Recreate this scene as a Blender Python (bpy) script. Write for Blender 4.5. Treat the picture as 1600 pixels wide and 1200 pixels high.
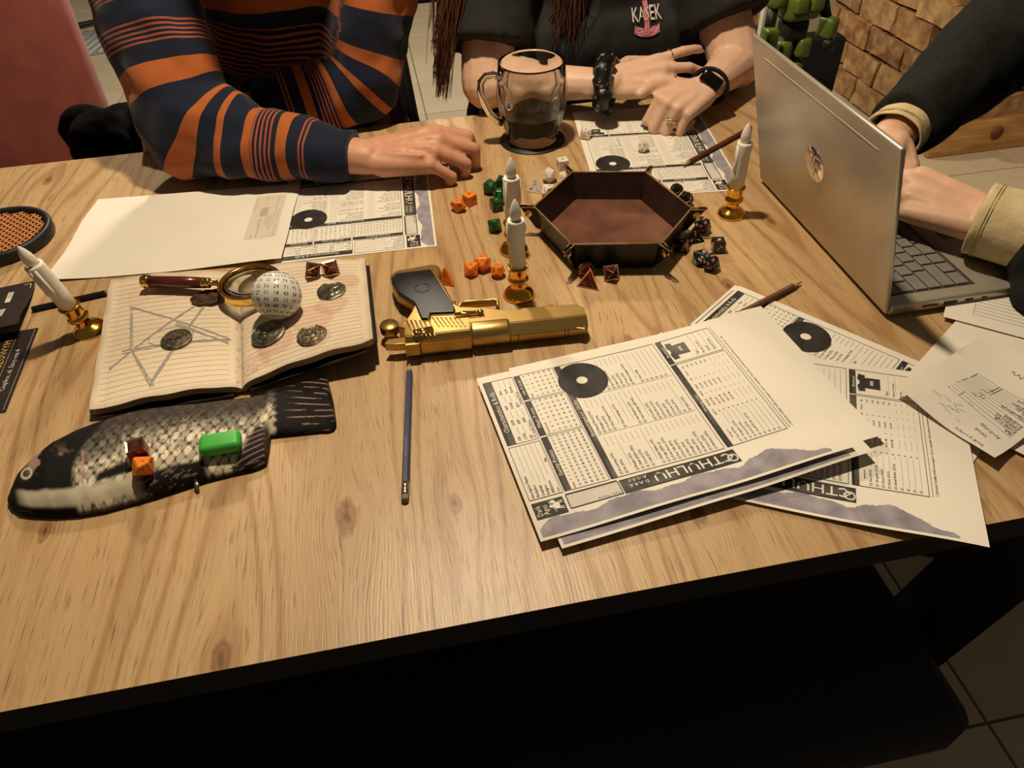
import bpy, bmesh, math, random
import numpy as np
from mathutils import Vector, Matrix, Euler

for o in list(bpy.data.objects):
    bpy.data.objects.remove(o, do_unlink=True)
SC = bpy.context.scene
COL = SC.collection
rnd = random.Random(7)

# ------------------------------------------------------------------ camera
# world frame: z = 0 is the table top, the floor lies 0.75 m below, x runs along the table's front edge
FPX = 1132.556
_yaw, _pitch, _roll = 0.1531904, 0.7586201, 0.0472369
CAMZ = 0.5191
_cy, _sy, _cp, _sp = math.cos(_yaw), math.sin(_yaw), math.cos(_pitch), math.sin(_pitch)
_f = Vector((_sy*_cp, _cy*_cp, -_sp)); _r = Vector((_cy, -_sy, 0)); _d = _f.cross(_r)
_R = math.cos(_roll)*_r + math.sin(_roll)*_d
_D = -math.sin(_roll)*_r + math.cos(_roll)*_d
cam_data = bpy.data.cameras.new('camera'); cam_data.sensor_width = 36; cam_data.lens = 36*FPX/1600
cam_data.clip_start = 0.02
cam = bpy.data.objects.new('camera', cam_data); COL.objects.link(cam)
cam.matrix_world = Matrix(((_R.x, -_D.x, -_f.x, 0), (_R.y, -_D.y, -_f.y, 0), (_R.z, -_D.z, -_f.z, CAMZ), (0, 0, 0, 1)))
SC.camera = cam

# ------------------------------------------------------------------ world, lights, exposure
SC.view_settings.view_transform = 'Standard'; SC.view_settings.look = 'None'
SC.view_settings.exposure = 0.0; SC.view_settings.gamma = 1.0; SC.view_settings.use_curve_mapping = False
W = bpy.data.worlds.new('world'); SC.world = W; W.use_nodes = True
W.node_tree.nodes['Background'].inputs[0].default_value = (1.0, 0.80, 0.58, 1)
W.node_tree.nodes['Background'].inputs[1].default_value = 0.07
def lamp(name, loc, power, color, radius):
    l = bpy.data.lights.new(name, 'POINT'); l.energy = power; l.color = color; l.shadow_soft_size = radius
    o = bpy.data.objects.new(name, l); COL.objects.link(o); o.location = loc
    return o
WARM = (1.0, 0.82, 0.585)
lamp('table_lamp_light', (0.06, 0.93, 1.14), 60, WARM, 0.035)
lamp('room_lamp_light', (-0.25, 3.0, 1.55), 150, (1.0, 0.85, 0.64), 0.08)
sp = bpy.data.lights.new('brick_fill_light', 'SPOT'); sp.energy = 75; sp.color = WARM; sp.shadow_soft_size = 0.05; sp.spot_size = math.radians(62); sp.spot_blend = 0.8  # added fill spot that brightens the brick pier, no known fixture
so = bpy.data.objects.new('brick_fill_light', sp); COL.objects.link(so); so.location = (1.35, 0.95, 1.75)
so.rotation_euler = (Vector((2.15, 2.3, -0.35))-Vector(so.location)).to_track_quat('-Z', 'Y').to_euler()
l_ = lamp('window_glow_light', (-0.1, 2.6, 0.75), 5, (0.55, 0.68, 1.0), 0.10)

# ------------------------------------------------------------------ helpers
def at(u, v, z=0.0):
    """point of the plane at height z that the photograph shows at pixel u, v"""
    d = _R*((u-800)/FPX) + _D*((v-600)/FPX) + _f
    t = (z-CAMZ)/d.z
    return Vector((d.x*t, d.y*t, z))
def pix(P):
    """pixel positions of an array of world points"""
    P = np.asarray(P)-np.array([0, 0, CAMZ]); B = np.array([_R, _D, _f]); c = P @ B.T
    return c[:, :2]/c[:, 2:]*FPX+[800, 600]
def hexc(h):
    h = h.lstrip('#'); r = [int(h[i:i+2], 16)/255 for i in (0, 2, 4)]
    return tuple(((c+0.055)/1.055)**2.4 if c > 0.04045 else c/12.92 for c in r)
def mat(name, c1, c2=None, scale=60, rough=0.5, metal=0.0, bump=0.0, bscale=None, coat=0.0, stretch=None,
        spec=0.5, trans=0.0, ior=1.45, sss=0.0, detail=3.0, contrast=(0.35, 0.65), sheen=0.0):
    m = bpy.data.materials.new(name); m.use_nodes = True
    nt = m.node_tree; b = nt.nodes['Principled BSDF']
    c1 = hexc(c1) if isinstance(c1, str) else c1
    c2 = c1 if c2 is None else (hexc(c2) if isinstance(c2, str) else c2)
    tc = nt.nodes.new('ShaderNodeTexCoord'); mp = nt.nodes.new('ShaderNodeMapping')
    nt.links.new(tc.outputs['Object'], mp.inputs[0])
    if stretch: mp.inputs['Scale'].default_value = stretch
    nz = nt.nodes.new('ShaderNodeTexNoise'); nz.inputs['Scale'].default_value = scale; nz.inputs['Detail'].default_value = detail
    nt.links.new(mp.outputs[0], nz.inputs['Vector'])
    rp = nt.nodes.new('ShaderNodeValToRGB')
    rp.color_ramp.elements[0].position = contrast[0]; rp.color_ramp.elements[1].position = contrast[1]
    rp.color_ramp.elements[0].color = (*c1, 1); rp.color_ramp.elements[1].color = (*c2, 1)
    nt.links.new(nz.outputs[0], rp.inputs[0]); nt.links.new(rp.outputs[0], b.inputs['Base Color'])
    b.inputs['Roughness'].default_value = rough; b.inputs['Metallic'].default_value = metal
    b.inputs['Specular IOR Level'].default_value = spec; b.inputs['IOR'].default_value = ior
    b.inputs['Transmission Weight'].default_value = trans
    b.inputs['Coat Weight'].default_value = coat; b.inputs['Sheen Weight'].default_value = sheen
    if sss:
        b.inputs['Subsurface Weight'].default_value = sss; b.inputs['Subsurface Radius'].default_value = (0.006, 0.0025, 0.0012)
        b.inputs['Subsurface Scale'].default_value = 1.0
    if bump:
        n2 = nt.nodes.new('ShaderNodeTexNoise'); n2.inputs['Scale'].default_value = bscale or scale; n2.inputs['Detail'].default_value = 4
        nt.links.new(mp.outputs[0], n2.inputs['Vector'])
        bp = nt.nodes.new('ShaderNodeBump'); bp.inputs['Strength'].default_value = bump; bp.inputs['Distance'].default_value = 0.002
        nt.links.new(n2.outputs[0], bp.inputs['Height']); nt.links.new(bp.outputs[0], b.inputs['Normal'])
    return m
def attrmat(name, attr, rough=0.6, bump=0.0, bscale=300, spec=0.4, sheen=0.0):
    """base colour from a colour attribute on the mesh (printed surfaces), broken up a little by noise"""
    m = bpy.data.materials.new(name); m.use_nodes = True; nt = m.node_tree; b = nt.nodes['Principled BSDF']
    a = nt.nodes.new('ShaderNodeAttribute'); a.attribute_name = attr
    nz = nt.nodes.new('ShaderNodeTexNoise'); nz.inputs['Scale'].default_value = bscale
    mx = nt.nodes.new('ShaderNodeMix'); mx.data_type = 'RGBA'; mx.blend_type = 'MULTIPLY'; mx.inputs[0].default_value = 0.12
    nt.links.new(a.outputs['Color'], mx.inputs[6]); nt.links.new(nz.outputs[1], mx.inputs[7]); nt.links.new(mx.outputs[2], b.inputs['Base Color'])
    b.inputs['Roughness'].default_value = rough; b.inputs['Specular IOR Level'].default_value = spec
    if bump:
        bp = nt.nodes.new('ShaderNodeBump'); bp.inputs['Strength'].default_value = bump; bp.inputs['Distance'].default_value = 0.001
        nt.links.new(nz.outputs[0], bp.inputs['Height']); nt.links.new(bp.outputs[0], b.inputs['Normal'])
    return m

def tag(o, label=None, cat=None, group=None, kind=None):
    if label: o['label'] = label
    if cat: o['category'] = cat
    if group: o['group'] = group
    if kind: o['kind'] = kind
    return o
def empty(name, loc=(0, 0, 0), rz=0.0, label=None, cat=None, group=None):
    o = bpy.data.objects.new(name, None); COL.objects.link(o); o.location = loc; o.rotation_euler = (0, 0, rz)
    o.empty_display_size = 0.02
    return tag(o, label, cat, group)
def link(name, me, parent=None, loc=(0, 0, 0), rot=(0, 0, 0)):
    o = bpy.data.objects.new(name, me); COL.objects.link(o); o.location = loc; o.rotation_euler = rot
    if parent: o.parent = parent
    return o
class MB:
    """collects shapes, builds one mesh object"""
    def __init__(s): s.v = []; s.f = []; s.m = []; s.sm = []
    def add(s, vs, fs, mi=0, smooth=False, M=None):
        k = len(s.v)
        s.v += [tuple(M @ Vector(p)) if M else tuple(p) for p in vs]
        s.f += [tuple(i+k for i in f) for f in fs]; s.m += [mi]*len(fs); s.sm += [smooth]*len(fs)
        return s
    def box(s, c, d, mi=0, rz=0.0, M=None):
        x, y, z = d[0]/2, d[1]/2, d[2]/2
        R = Matrix.Translation(c) @ Matrix.Rotation(rz, 4, 'Z')
        if M: R = M @ R
        vs = [(a, b, e) for a in (-x, x) for b in (-y, y) for e in (-z, z)]
        return s.add(vs, [(0, 1, 3, 2), (4, 6, 7, 5), (0, 4, 5, 1), (2, 3, 7, 6), (0, 2, 6, 4), (1, 5, 7, 3)], mi, False, R)
    def bbox(s, c, d, bev, mi=0, rz=0.0, M=None, seg=2, smooth=True):
        bm = bmesh.new(); bmesh.ops.create_cube(bm, size=1)
        bmesh.ops.scale(bm, vec=d, verts=bm.verts)
        bmesh.ops.bevel(bm, geom=bm.edges[:], offset=bev, segments=seg, affect='EDGES', profile=0.5)
        R = Matrix.Translation(c) @ Matrix.Rotation(rz, 4, 'Z')
        if M: R = M @ R
        return s.bm(bm, mi, smooth, R)
    def bm(s, bm, mi=0, smooth=False, M=None):
        bm.verts.index_update()
        s.add([v.co[:] for v in bm.verts], [[v.index for v in f.verts] for f in bm.faces], mi, smooth, M); bm.free(); return s
    def prism(s, poly, z0, z1, mi=0, bev=0.0, seg=2, M=None, smooth=False):
        bm = bmesh.new(); vs = [bm.verts.new((p[0], p[1], z0)) for p in poly]
        f = bm.faces.new(vs)
        if f.normal.z > 0 or sum((poly[i][0]*poly[(i+1) % len(poly)][1]-poly[(i+1) % len(poly)][0]*poly[i][1]) for i in range(len(poly))) > 0: f.normal_flip()
        r = bmesh.ops.extrude_face_region(bm, geom=[f])
        for g in r['geom']:
            if isinstance(g, bmesh.types.BMVert): g.co.z = z1
        bmesh.ops.recalc_face_normals(bm, faces=bm.faces)
        if bev: bmesh.ops.bevel(bm, geom=bm.edges[:], offset=bev, segments=seg, affect='EDGES', profile=0.5, clamp_overlap=True)
        return s.bm(bm, mi, smooth, M)
    def lathe(s, prof, n=32, mi=0, M=None, smooth=True, cap=True, rf=None):
        vs = []; fs = []
        for r, z in prof:
            for k in range(n):
                a = 2*math.pi*k/n; rr = r*(rf(a, z) if rf else 1)
                vs.append((rr*math.cos(a), rr*math.sin(a), z))
        for i in range(len(prof)-1):
            for k in range(n):
                j = (k+1) % n; fs.append((i*n+k, i*n+j, (i+1)*n+j, (i+1)*n+k))
        if cap: fs.append(tuple(range(n-1, -1, -1))); fs.append(tuple((len(prof)-1)*n+k for k in range(n)))
        return s.add(vs, fs, mi, smooth, M)
    def tube(s, pts, rad, n=10, mi=0, M=None, smooth=True, closed=False, flat=None):
        pts = [Vector(p) for p in pts]; N = len(pts); vs = []; fs = []
        rad = [rad]*N if isinstance(rad, (int, float)) else rad
        up = None
        for i in range(N):
            if closed: t = pts[(i+1) % N]-pts[i-1]
            else: t = pts[min(i+1, N-1)]-pts[max(i-1, 0)]
            t.normalize()
            if up is None:
                up = Vector((0, 0, 1)) if abs(t.z) < 0.9 else Vector((1, 0, 0))
            a = t.cross(up); a.normalize(); up = a.cross(t); up.normalize()
            for k in range(n):
                q = 2*math.pi*k/n
                ka, kb = (1, 1) if not flat else flat
                vs.append(pts[i]+(a*math.cos(q)*ka+up*math.sin(q)*kb)*rad[i])
        for i in range(N if closed else N-1):
            for k in range(n):
                j = (k+1) % n; i2 = (i+1) % N; fs.append((i*n+k, i*n+j, i2*n+j, i2*n+k))
        if not closed: fs.append(tuple(range(n-1, -1, -1))); fs.append(tuple((N-1)*n+k for k in range(n)))
        return s.add(vs, fs, mi, smooth, M)
    def sphere(s, c, r, n=16, m=10, mi=0, sc=(1, 1, 1), M=None):
        vs = []; fs = []
        for i in range(m+1):
            p = math.pi*i/m
            for k in range(n):
                a = 2*math.pi*k/n
                vs.append((c[0]+r*sc[0]*math.sin(p)*math.cos(a), c[1]+r*sc[1]*math.sin(p)*math.sin(a), c[2]+r*sc[2]*math.cos(p)))
        for i in range(m):
            for k in range(n):
                j = (k+1) % n; fs.append((i*n+k, (i+1)*n+k, (i+1)*n+j, i*n+j))
        return s.add(vs, fs, mi, True, M)
    def mesh(s, name, mats):
        me = bpy.data.meshes.new(name); me.from_pydata(s.v, [], s.f)
        for m in (mats if isinstance(mats, (list, tuple)) else [mats]): me.materials.append(m)
        me.polygons.foreach_set('material_index', s.m); me.polygons.foreach_set('use_smooth', s.sm)
        me.validate(); me.update(); return me
    def build(s, name, mats, parent=None, loc=(0, 0, 0), rot=(0, 0, 0)):
        return link(name, s.mesh(name, mats), parent, loc, rot)
def set_color_attr(me, name, cols):
    a = me.color_attributes.new(name, 'FLOAT_COLOR', 'POINT')
    c = np.ones((len(me.vertices), 4), np.float32); c[:, :3] = cols
    a.data.foreach_set('color', c.ravel())
def hash2(a, b):
    x = np.sin(a*127.1+b*311.7)*43758.5453
    return x-np.floor(x)
def vnoise(x, y):
    xi, yi = np.floor(x), np.floor(y); fx, fy = x-xi, y-yi
    fx = fx*fx*(3-2*fx); fy = fy*fy*(3-2*fy)
    return (hash2(xi, yi)*(1-fx)+hash2(xi+1, yi)*fx)*(1-fy)+(hash2(xi, yi+1)*(1-fx)+hash2(xi+1, yi+1)*fx)*fy
def fbm(x, y, o=4):
    s = 0; a = 0.5
    for i in range(o): s = s+a*vnoise(x*2**i+i*17.3, y*2**i-i*9.1); a *= 0.5
    return s
def sstep(a, b, x):
    t = np.clip((x-a)/(b-a), 0, 1); return t*t*(3-2*t)

_txt = {}
def glyphs(s, bold=False):
    """triangles of a line of lettering, unit size, origin at its left baseline"""
    if s in _txt: return _txt[s]
    cu = bpy.data.curves.new('lettering', 'FONT'); cu.body = s; cu.size = 1.0; cu.resolution_u = 1
    ob = bpy.data.objects.new('lettering', cu)
    me = bpy.data.meshes.new_from_object(ob)
    v = np.array([x.co[:2] for x in me.vertices]) if len(me.vertices) else np.zeros((0, 2))
    f = [tuple(p.vertices) for p in me.polygons]
    bpy.data.objects.remove(ob); bpy.data.curves.remove(cu); bpy.data.meshes.remove(me)
    _txt[s] = (v, f); return _txt[s]
class Print:
    """flat ink on a page; page coordinates in metres, x to the right, y down"""
    def __init__(s): s.v = []; s.f = []; s.m = []; s.l = []
    def poly(s, pts, fs, mi, lay):
        k = len(s.v); s.v += [tuple(p) for p in pts]; s.l += [lay]*len(pts)
        s.f += [tuple(i+k for i in f) for f in fs]; s.m += [mi]*len(fs)
    def rect(s, x0, y0, x1, y1, mi=0, lay=0, step=0.012):
        nx = max(1, int(abs(x1-x0)/step)); ny = max(1, int(abs(y1-y0)/step))
        pts = [(x0+(x1-x0)*i/nx, y0+(y1-y0)*j/ny) for j in range(ny+1) for i in range(nx+1)]
        fs = [(j*(nx+1)+i, j*(nx+1)+i+1, (j+1)*(nx+1)+i+1, (j+1)*(nx+1)+i) for j in range(ny) for i in range(nx)]
        s.poly(pts, fs, mi, lay)
    def line(s, x0, y0, x1, y1, w=0.0004, mi=0, lay=1):
        L = math.hypot(x1-x0, y1-y0); n = max(1, int(L/0.015)); dx, dy = (x1-x0)/L, (y1-y0)/L
        pts = []
        for i in range(n+1):
            x, y = x0+(x1-x0)*i/n, y0+(y1-y0)*i/n
            pts += [(x-dy*w/2, y+dx*w/2), (x+dy*w/2, y-dx*w/2)]
        s.poly(pts, [(2*i, 2*i+1, 2*i+3, 2*i+2) for i in range(n)], mi, lay)
    def frame(s, x0, y0, x1, y1, w=0.0005, mi=0, lay=1):
        s.line(x0, y0, x1, y0, w, mi, lay); s.line(x1, y0, x1, y1, w, mi, lay); s.line(x1, y1, x0, y1, w, mi, lay); s.line(x0, y1, x0, y0, w, mi, lay)
    def disc(s, x, y, r, r0=0.0, mi=0, lay=1, n=40, ry=None):
        rings = [r0+(r-r0)*k/3 for k in range(4)]; k = (ry or r)/r
        pts = [(x+q*math.cos(2*math.pi*i/n), y+q*k*math.sin(2*math.pi*i/n)) for q in rings for i in range(n)]
        s.poly(pts, [(a*n+i, a*n+(i+1) % n, (a+1)*n+(i+1) % n, (a+1)*n+i) for a in range(3) for i in range(n)], mi, lay)
    def text(s, t, x, y, size, rot=0.0, mi=0, lay=2, align='l', sx=1.0):
        v, f = glyphs(t)
        if not len(v): return
        v = v*size*np.array([sx, 1.0]); w = v[:, 0].max()
        if align == 'c': v = v-[w/2, 0]
        if align == 'r': v = v-[w, 0]
        c, sn = math.cos(math.radians(rot)), math.sin(math.radians(rot))
        pts = [(x+a*c-b*sn, y-(a*sn+b*c)) for a, b in v]
        s.poly(pts, f, mi, lay)
    def curve(s, pts, w=0.0006, mi=0, lay=1):
        for a, b in zip(pts[:-1], pts[1:]): s.line(a[0], a[1], b[0], b[1], w, mi, lay)
    def build(s, name, mats, parent, fn, base=0.00015, step=0.00007, flip=False):
        vs = [fn(p[0], p[1], base+step*l) for p, l in zip(s.v, s.l)]
        me = bpy.data.meshes.new(name); me.from_pydata(vs, [], [f[::-1] if flip else f for f in s.f])
        for m in mats: me.materials.append(m)
        me.polygons.foreach_set('material_index', s.m); me.update()
        return link(name, me, parent)
# ------------------------------------------------------------------ materials
KNOTS = [((541, 808), .030), ((711, 787), .018), ((345, 1032), .024), ((863, 486), .022), ((1138, 446), .022), ((1205, 345), .016), ((75, 282), .022), ((985, 540), .026), ((70, 830), .018), ((1090, 800), .02)]
YF, YB = 0.2844, 1.2144
XL, XR = -1.15, 0.738
def oak():
    m = bpy.data.materials.new('oak_laminate'); m.use_nodes = True; nt = m.node_tree; b = nt.nodes['Principled BSDF']; L = nt.links.new
    tc = nt.nodes.new('ShaderNodeTexCoord')
    def mapping(sc):
        mp = nt.nodes.new('ShaderNodeMapping'); mp.inputs['Scale'].default_value = sc; L(tc.outputs['Object'], mp.inputs[0]); return mp
    def noise(vec, scale, detail=4, rough=0.55, dist=0.0):
        n = nt.nodes.new('ShaderNodeTexNoise'); n.inputs['Scale'].default_value = scale; n.inputs['Detail'].default_value = detail
        n.inputs['Roughness'].default_value = rough; n.inputs['Distortion'].default_value = dist; L(vec, n.inputs['Vector']); return n
    def ramp(src, stops):
        r = nt.nodes.new('ShaderNodeValToRGB'); e = r.color_ramp.elements
        while len(e) < len(stops): e.new(0.5)
        for q, (p, c) in zip(e, stops): q.position = p; q.color = (*hexc(c), 1)
        L(src, r.inputs[0]); return r
    # grain flows around a few knots of the board
    def math_(op, a, b_=None):
        n = nt.nodes.new('ShaderNodeMath'); n.operation = op
        for k, q in enumerate((a, b_)):
            if q is None: continue
            if isinstance(q, (int, float)): n.inputs[k].default_value = q
            else: L(q, n.inputs[k])
        return n.outputs[0]
    sep = nt.nodes.new('ShaderNodeSeparateXYZ'); L(tc.outputs['Object'], sep.inputs[0])
    X, Y = sep.outputs[0], sep.outputs[1]
    tcx, tcy = (XL+XR)/2, (YF+YB)/2
    bend = None; kd = None
    for (u, v), s_ in KNOTS:
        k = at(u, v); dx = math_('SUBTRACT', X, k.x-tcx); dy = math_('SUBTRACT', Y, k.y-tcy)
        d2 = math_('ADD', math_('MULTIPLY', dx, dx), math_('MULTIPLY', math_('MULTIPLY', dy, dy), 0.22))
        g_ = math_('POWER', 2.718, math_('MULTIPLY', d2, -1.0/(s_*s_)))
        t = math_('MULTIPLY', math_('MULTIPLY', dx, g_), -0.80)
        bend = t if bend is None else math_('ADD', bend, t)
        q = math_('DIVIDE', math_('SQRT', d2), s_); kd = q if kd is None else math_('MINIMUM', kd, q)
    warp = noise(mapping((3.0, 1.2, 1)).outputs[0], 1.0, 2)
    wx = math_('ADD', math_('ADD', X, bend), math_('MULTIPLY', math_('SUBTRACT', warp.outputs[0], 0.5), 0.10))
    cb = nt.nodes.new('ShaderNodeCombineXYZ'); L(wx, cb.inputs[0]); L(math_('MULTIPLY', Y, 0.10), cb.inputs[1])
    class _o: pass
    va = _o(); va.outputs = [cb.outputs[0]]
    broad = noise(va.outputs[0], 9, 3, 0.5)
    rings = noise(va.outputs[0], 42, 3, 0.6)
    cat = noise(va.outputs[0], 7.0, 1, 0.4)
    iso = math_('SINE', math_('MULTIPLY', cat.outputs[0], 95.0))
    cbf = nt.nodes.new('ShaderNodeCombineXYZ'); L(wx, cbf.inputs[0]); L(math_('MULTIPLY', Y, 0.024), cbf.inputs[1])
    fine = noise(cbf.outputs[0], 300, 3, 0.65)
    cbp = nt.nodes.new('ShaderNodeCombineXYZ'); L(wx, cbp.inputs[0]); L(math_('MULTIPLY', Y, 0.045), cbp.inputs[1])
    pores = noise(cbp.outputs[0], 620, 2, 0.5)
    c1 = ramp(broad.outputs[0], [(0.30, 'a8875e'), (0.5, 'b7976a'), (0.72, 'c4a678')])
    c2 = ramp(rings.outputs[0], [(0.34, '94754f'), (0.50, 'ba9b6e'), (0.66, 'c7ab7e')])
    c3 = ramp(fine.outputs[0], [(0.32, 'a2825f'), (0.55, 'c2a078')])
    def mix(a, c, f, mode='MIX'):
        x = nt.nodes.new('ShaderNodeMix'); x.data_type = 'RGBA'; x.blend_type = mode; x.inputs[0].default_value = f
        L(a, x.inputs[6]); L(c, x.inputs[7]); return x.outputs[2]
    col = mix(mix(c1.outputs[0], c2.outputs[0], 0.34), c3.outputs[0], 0.33)
    pr = ramp(pores.outputs[0], [(0.30, 'b0a08c'), (0.42, 'ffffff')])
    col = mix(col, pr.outputs[0], 0.75, 'MULTIPLY')
    ir = ramp(math_('MULTIPLY', math_('ADD', iso, 1.0), 0.5), [(0.02, 'c3a888'), (0.22, 'f3eade'), (0.5, 'ffffff')])
    col = mix(col, ir.outputs[0], 0.50, 'MULTIPLY')
    kn_ = noise(mapping((1, 0.4, 1)).outputs[0], 160, 3)
    kk = math_('ADD', kd, math_('MULTIPLY', math_('SUBTRACT', kn_.outputs[0], 0.5), 0.30))
    kr = ramp(kk, [(0.02, '7a5b3c'), (0.10, 'a98a68'), (0.17, 'd9c3a8'), (0.24, 'bfa382'), (0.36, 'ffffff')])
    col = mix(col, kr.outputs[0], 0.85, 'MULTIPLY')
    L(col, b.inputs['Base Color'])
    b.inputs['Roughness'].default_value = 0.40; b.inputs['Specular IOR Level'].default_value = 0.5
    bp = nt.nodes.new('ShaderNodeBump'); bp.inputs['Strength'].default_value = 0.28; bp.inputs['Distance'].default_value = 0.0008
    L(pores.outputs[0], bp.inputs['Height']); L(bp.outputs[0], b.inputs['Normal'])
    return m
def randmat(name, stops, rough=0.8, nscale=30, bump=0.3, spec=0.3, nmix=0.35, nstops=('5a3a26', 'd8c0a0')):
    m = bpy.data.materials.new(name); m.use_nodes = True; nt = m.node_tree; b = nt.nodes['Principled BSDF']; L = nt.links.new
    oi = nt.nodes.new('ShaderNodeObjectInfo'); r = nt.nodes.new('ShaderNodeValToRGB'); e = r.color_ramp.elements
    while len(e) < len(stops): e.new(0.5)
    for q, (p, c) in zip(e, stops): q.position = p; q.color = (*hexc(c), 1)
    L(oi.outputs['Random'], r.inputs[0])
    tc = nt.nodes.new('ShaderNodeTexCoord'); nz = nt.nodes.new('ShaderNodeTexNoise'); nz.inputs['Scale'].default_value = nscale; nz.inputs['Detail'].default_value = 5
    va = nt.nodes.new('ShaderNodeVectorMath'); va.operation = 'ADD'; L(tc.outputs['Object'], va.inputs[0]); L(oi.outputs['Location'], va.inputs[1])
    L(va.outputs[0], nz.inputs['Vector'])
    r2 = nt.nodes.new('ShaderNodeValToRGB'); r2.color_ramp.elements[0].position = 0.35; r2.color_ramp.elements[1].position = 0.65
    r2.color_ramp.elements[0].color = (*hexc(nstops[0]), 1); r2.color_ramp.elements[1].color = (*hexc(nstops[1]), 1); L(nz.outputs[0], r2.inputs[0])
    mx = nt.nodes.new('ShaderNodeMix'); mx.data_type = 'RGBA'; mx.inputs[0].default_value = nmix
    L(r.outputs[0], mx.inputs[6]); L(r2.outputs[0], mx.inputs[7]); L(mx.outputs[2], b.inputs['Base Color'])
    b.inputs['Roughness'].default_value = rough; b.inputs['Specular IOR Level'].default_value = spec
    if bump:
        bp = nt.nodes.new('ShaderNodeBump'); bp.inputs['Strength'].default_value = bump; bp.inputs['Distance'].default_value = 0.01
        L(nz.outputs[0], bp.inputs['Height']); L(bp.outputs[0], b.inputs['Normal'])
    return m
M = {}
M['oak'] = oak()
M['edge'] = mat('table_edge', '2a2320', '1d1816', 40, 0.5)
M['black_steel'] = mat('black_steel', '0c0c0d', '131314', 60, 0.5)
M['tile'] = randmat('floor_tile', [(0.0, 'c4b497'), (0.5, 'cdbea2'), (1.0, 'd6c8ae')], 0.35, 6, 0.0, 0.5, 0.25, ('b3a183', 'dccfb6'))
M['grout'] = mat('grout', '8e8272', '75695a', 90, 0.9)
M['brick'] = randmat('brick', [(0.0, '9c7048'), (0.3, 'ad885c'), (0.55, '8a5c3a'), (0.8, 'b89a6c'), (1.0, '754c32')], 0.85, 22, 0.7, 0.2, 0.45, ('6e4426', 'cfae7c'))
M['mortar'] = mat('mortar', '8c7656', '5f4c36', 35, 0.95, bump=0.5)
M['pine'] = mat('pine', 'c79a5e', 'a87a42', 9, 0.55, stretch=(1, 8, 8))
M['paper'] = mat('paper', 'ded7c8', 'e4ddcf', 8, 0.75, spec=0.25, bump=0.06, bscale=240)
M['ink'] = mat('black_ink', '262321', '35312e', 60, 0.6, spec=0.3)
M['ink2'] = mat('grey_ink', '6b6660', '7b7670', 90, 0.7)
M['ink3'] = mat('pale_grey_ink', 'c5bcb0', 'cdc5ba', 60, 0.75)
M['bar'] = mat('grained_dark_print', '2c2926', '6a655e', 26, 0.65, stretch=(1, 1, 1), contrast=(0.42, 0.72))
M['torn'] = mat('torn_grey_print', '7d7680', 'a39ca2', 55, 0.75, detail=8, contrast=(0.3, 0.7))
M['inkpaper'] = mat('unprinted_paper', 'e4ddcc', None, 8, 0.75)
M['pencil_mark'] = mat('pencil_mark', '8d8880', 'a39c92', 400, 0.8)
M['gold'] = mat('gold_plastic', (0.80, 0.43, 0.06), (0.88, 0.50, 0.09), 20, 0.16, 1.0)
M['toy_gold'] = mat('brushed_gold', (0.44, 0.285, 0.095), (0.48, 0.31, 0.105), 40, 0.36, 0.9, bump=0.03, bscale=900)
M['wax'] = mat('white_wax', 'd9d3c6', 'e2dccf', 30, 0.45, sss=0.0)
M['flame'] = mat('frosted_flame', 'd5cfc4', 'e0dad0', 30, 0.35)
M['navy_skin'] = mat('navy', '161d33', '1b2440', 60, 0.6)
M['black'] = mat('black_matte', '121212', '191918', 60, 0.6)
M['rubber'] = mat('black_rubber', '0d0d0d', '151515', 60, 0.5)

# ------------------------------------------------------------------ the room
FZ = -0.75
g = MB().box((0.3, 2.6, FZ-0.032), (9, 11, 0.05)).build('floor', M['grout']); tag(g, kind='structure')
PITCH = 0.337
tile_meshes = []
for k in range(3):
    tile_meshes.append(MB().bbox((0, 0, 0), (PITCH-0.005, PITCH-0.005, 0.01), 0.0012, seg=1, smooth=False).mesh('tile', M['tile']))
for i in range(-7, 9):
    for j in range(0, 18):
        x, y = 0.155+(i+0.5)*PITCH, 0.005+PITCH*(j+0.5)
        if x < -0.6 and y < 1.6: continue
        o = link('tile', tile_meshes[(i*5+j*3) % 3], g, (x, y, FZ-0.0065+rnd.uniform(-0.0004, 0.0004)))
# brick pier beyond the table's right end
pier = MB().box((2.60, 3.0, -0.10), (1.36, 1.56, 1.3)).build('wall_right', M['mortar']); tag(pier, kind='structure')
brick_meshes = []
for k in range(7):
    bm = bmesh.new(); bmesh.ops.create_cube(bm, size=1); bmesh.ops.scale(bm, vec=(0.215, 0.05, 0.088), verts=bm.verts)
    bmesh.ops.subdivide_edges(bm, edges=bm.edges[:], cuts=1, use_grid_fill=True)
    for v in bm.verts: v.co += Vector((rnd.uniform(-.006, .006), rnd.uniform(-.006, .006), rnd.uniform(-.006, .006)))
    brick_meshes.append(MB().bm(bm).mesh('brick', M['brick']))
for c in range(13):
    z = FZ+0.052+c*0.1; off = 0.115 if c % 2 else 0.0
    for k in range(6):
        o = link('brick', brick_meshes[(k*3+c*5) % 7], pier, (1.925+0.115+k*0.23-off+0.0, 2.212+rnd.uniform(-.006, .006), z), (0, 0, 0))
        o = link('brick', brick_meshes[(k*2+c*3+1) % 7], pier, (1.912+rnd.uniform(-.006, .006), 2.225+0.115+k*0.23-(0.115-off)+0.115, z), (0, 0, math.pi/2))
bb = MB().bbox((2.62, 2.172, FZ+0.06), (1.45, 0.025, 0.12), 0.004).build('baseboard_right', M['pine']); tag(bb, kind='structure')
kn = MB()
for kx in (2.14, 2.7): kn.lathe([(0.0, 0), (0.022, 0), (0.024, 0.004), (0.0, 0.005)], 14, M=Matrix.Translation((kx, 2.1585, FZ+0.07)) @ Matrix.Rotation(math.pi/2, 4, 'X'), cap=False)
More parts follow.
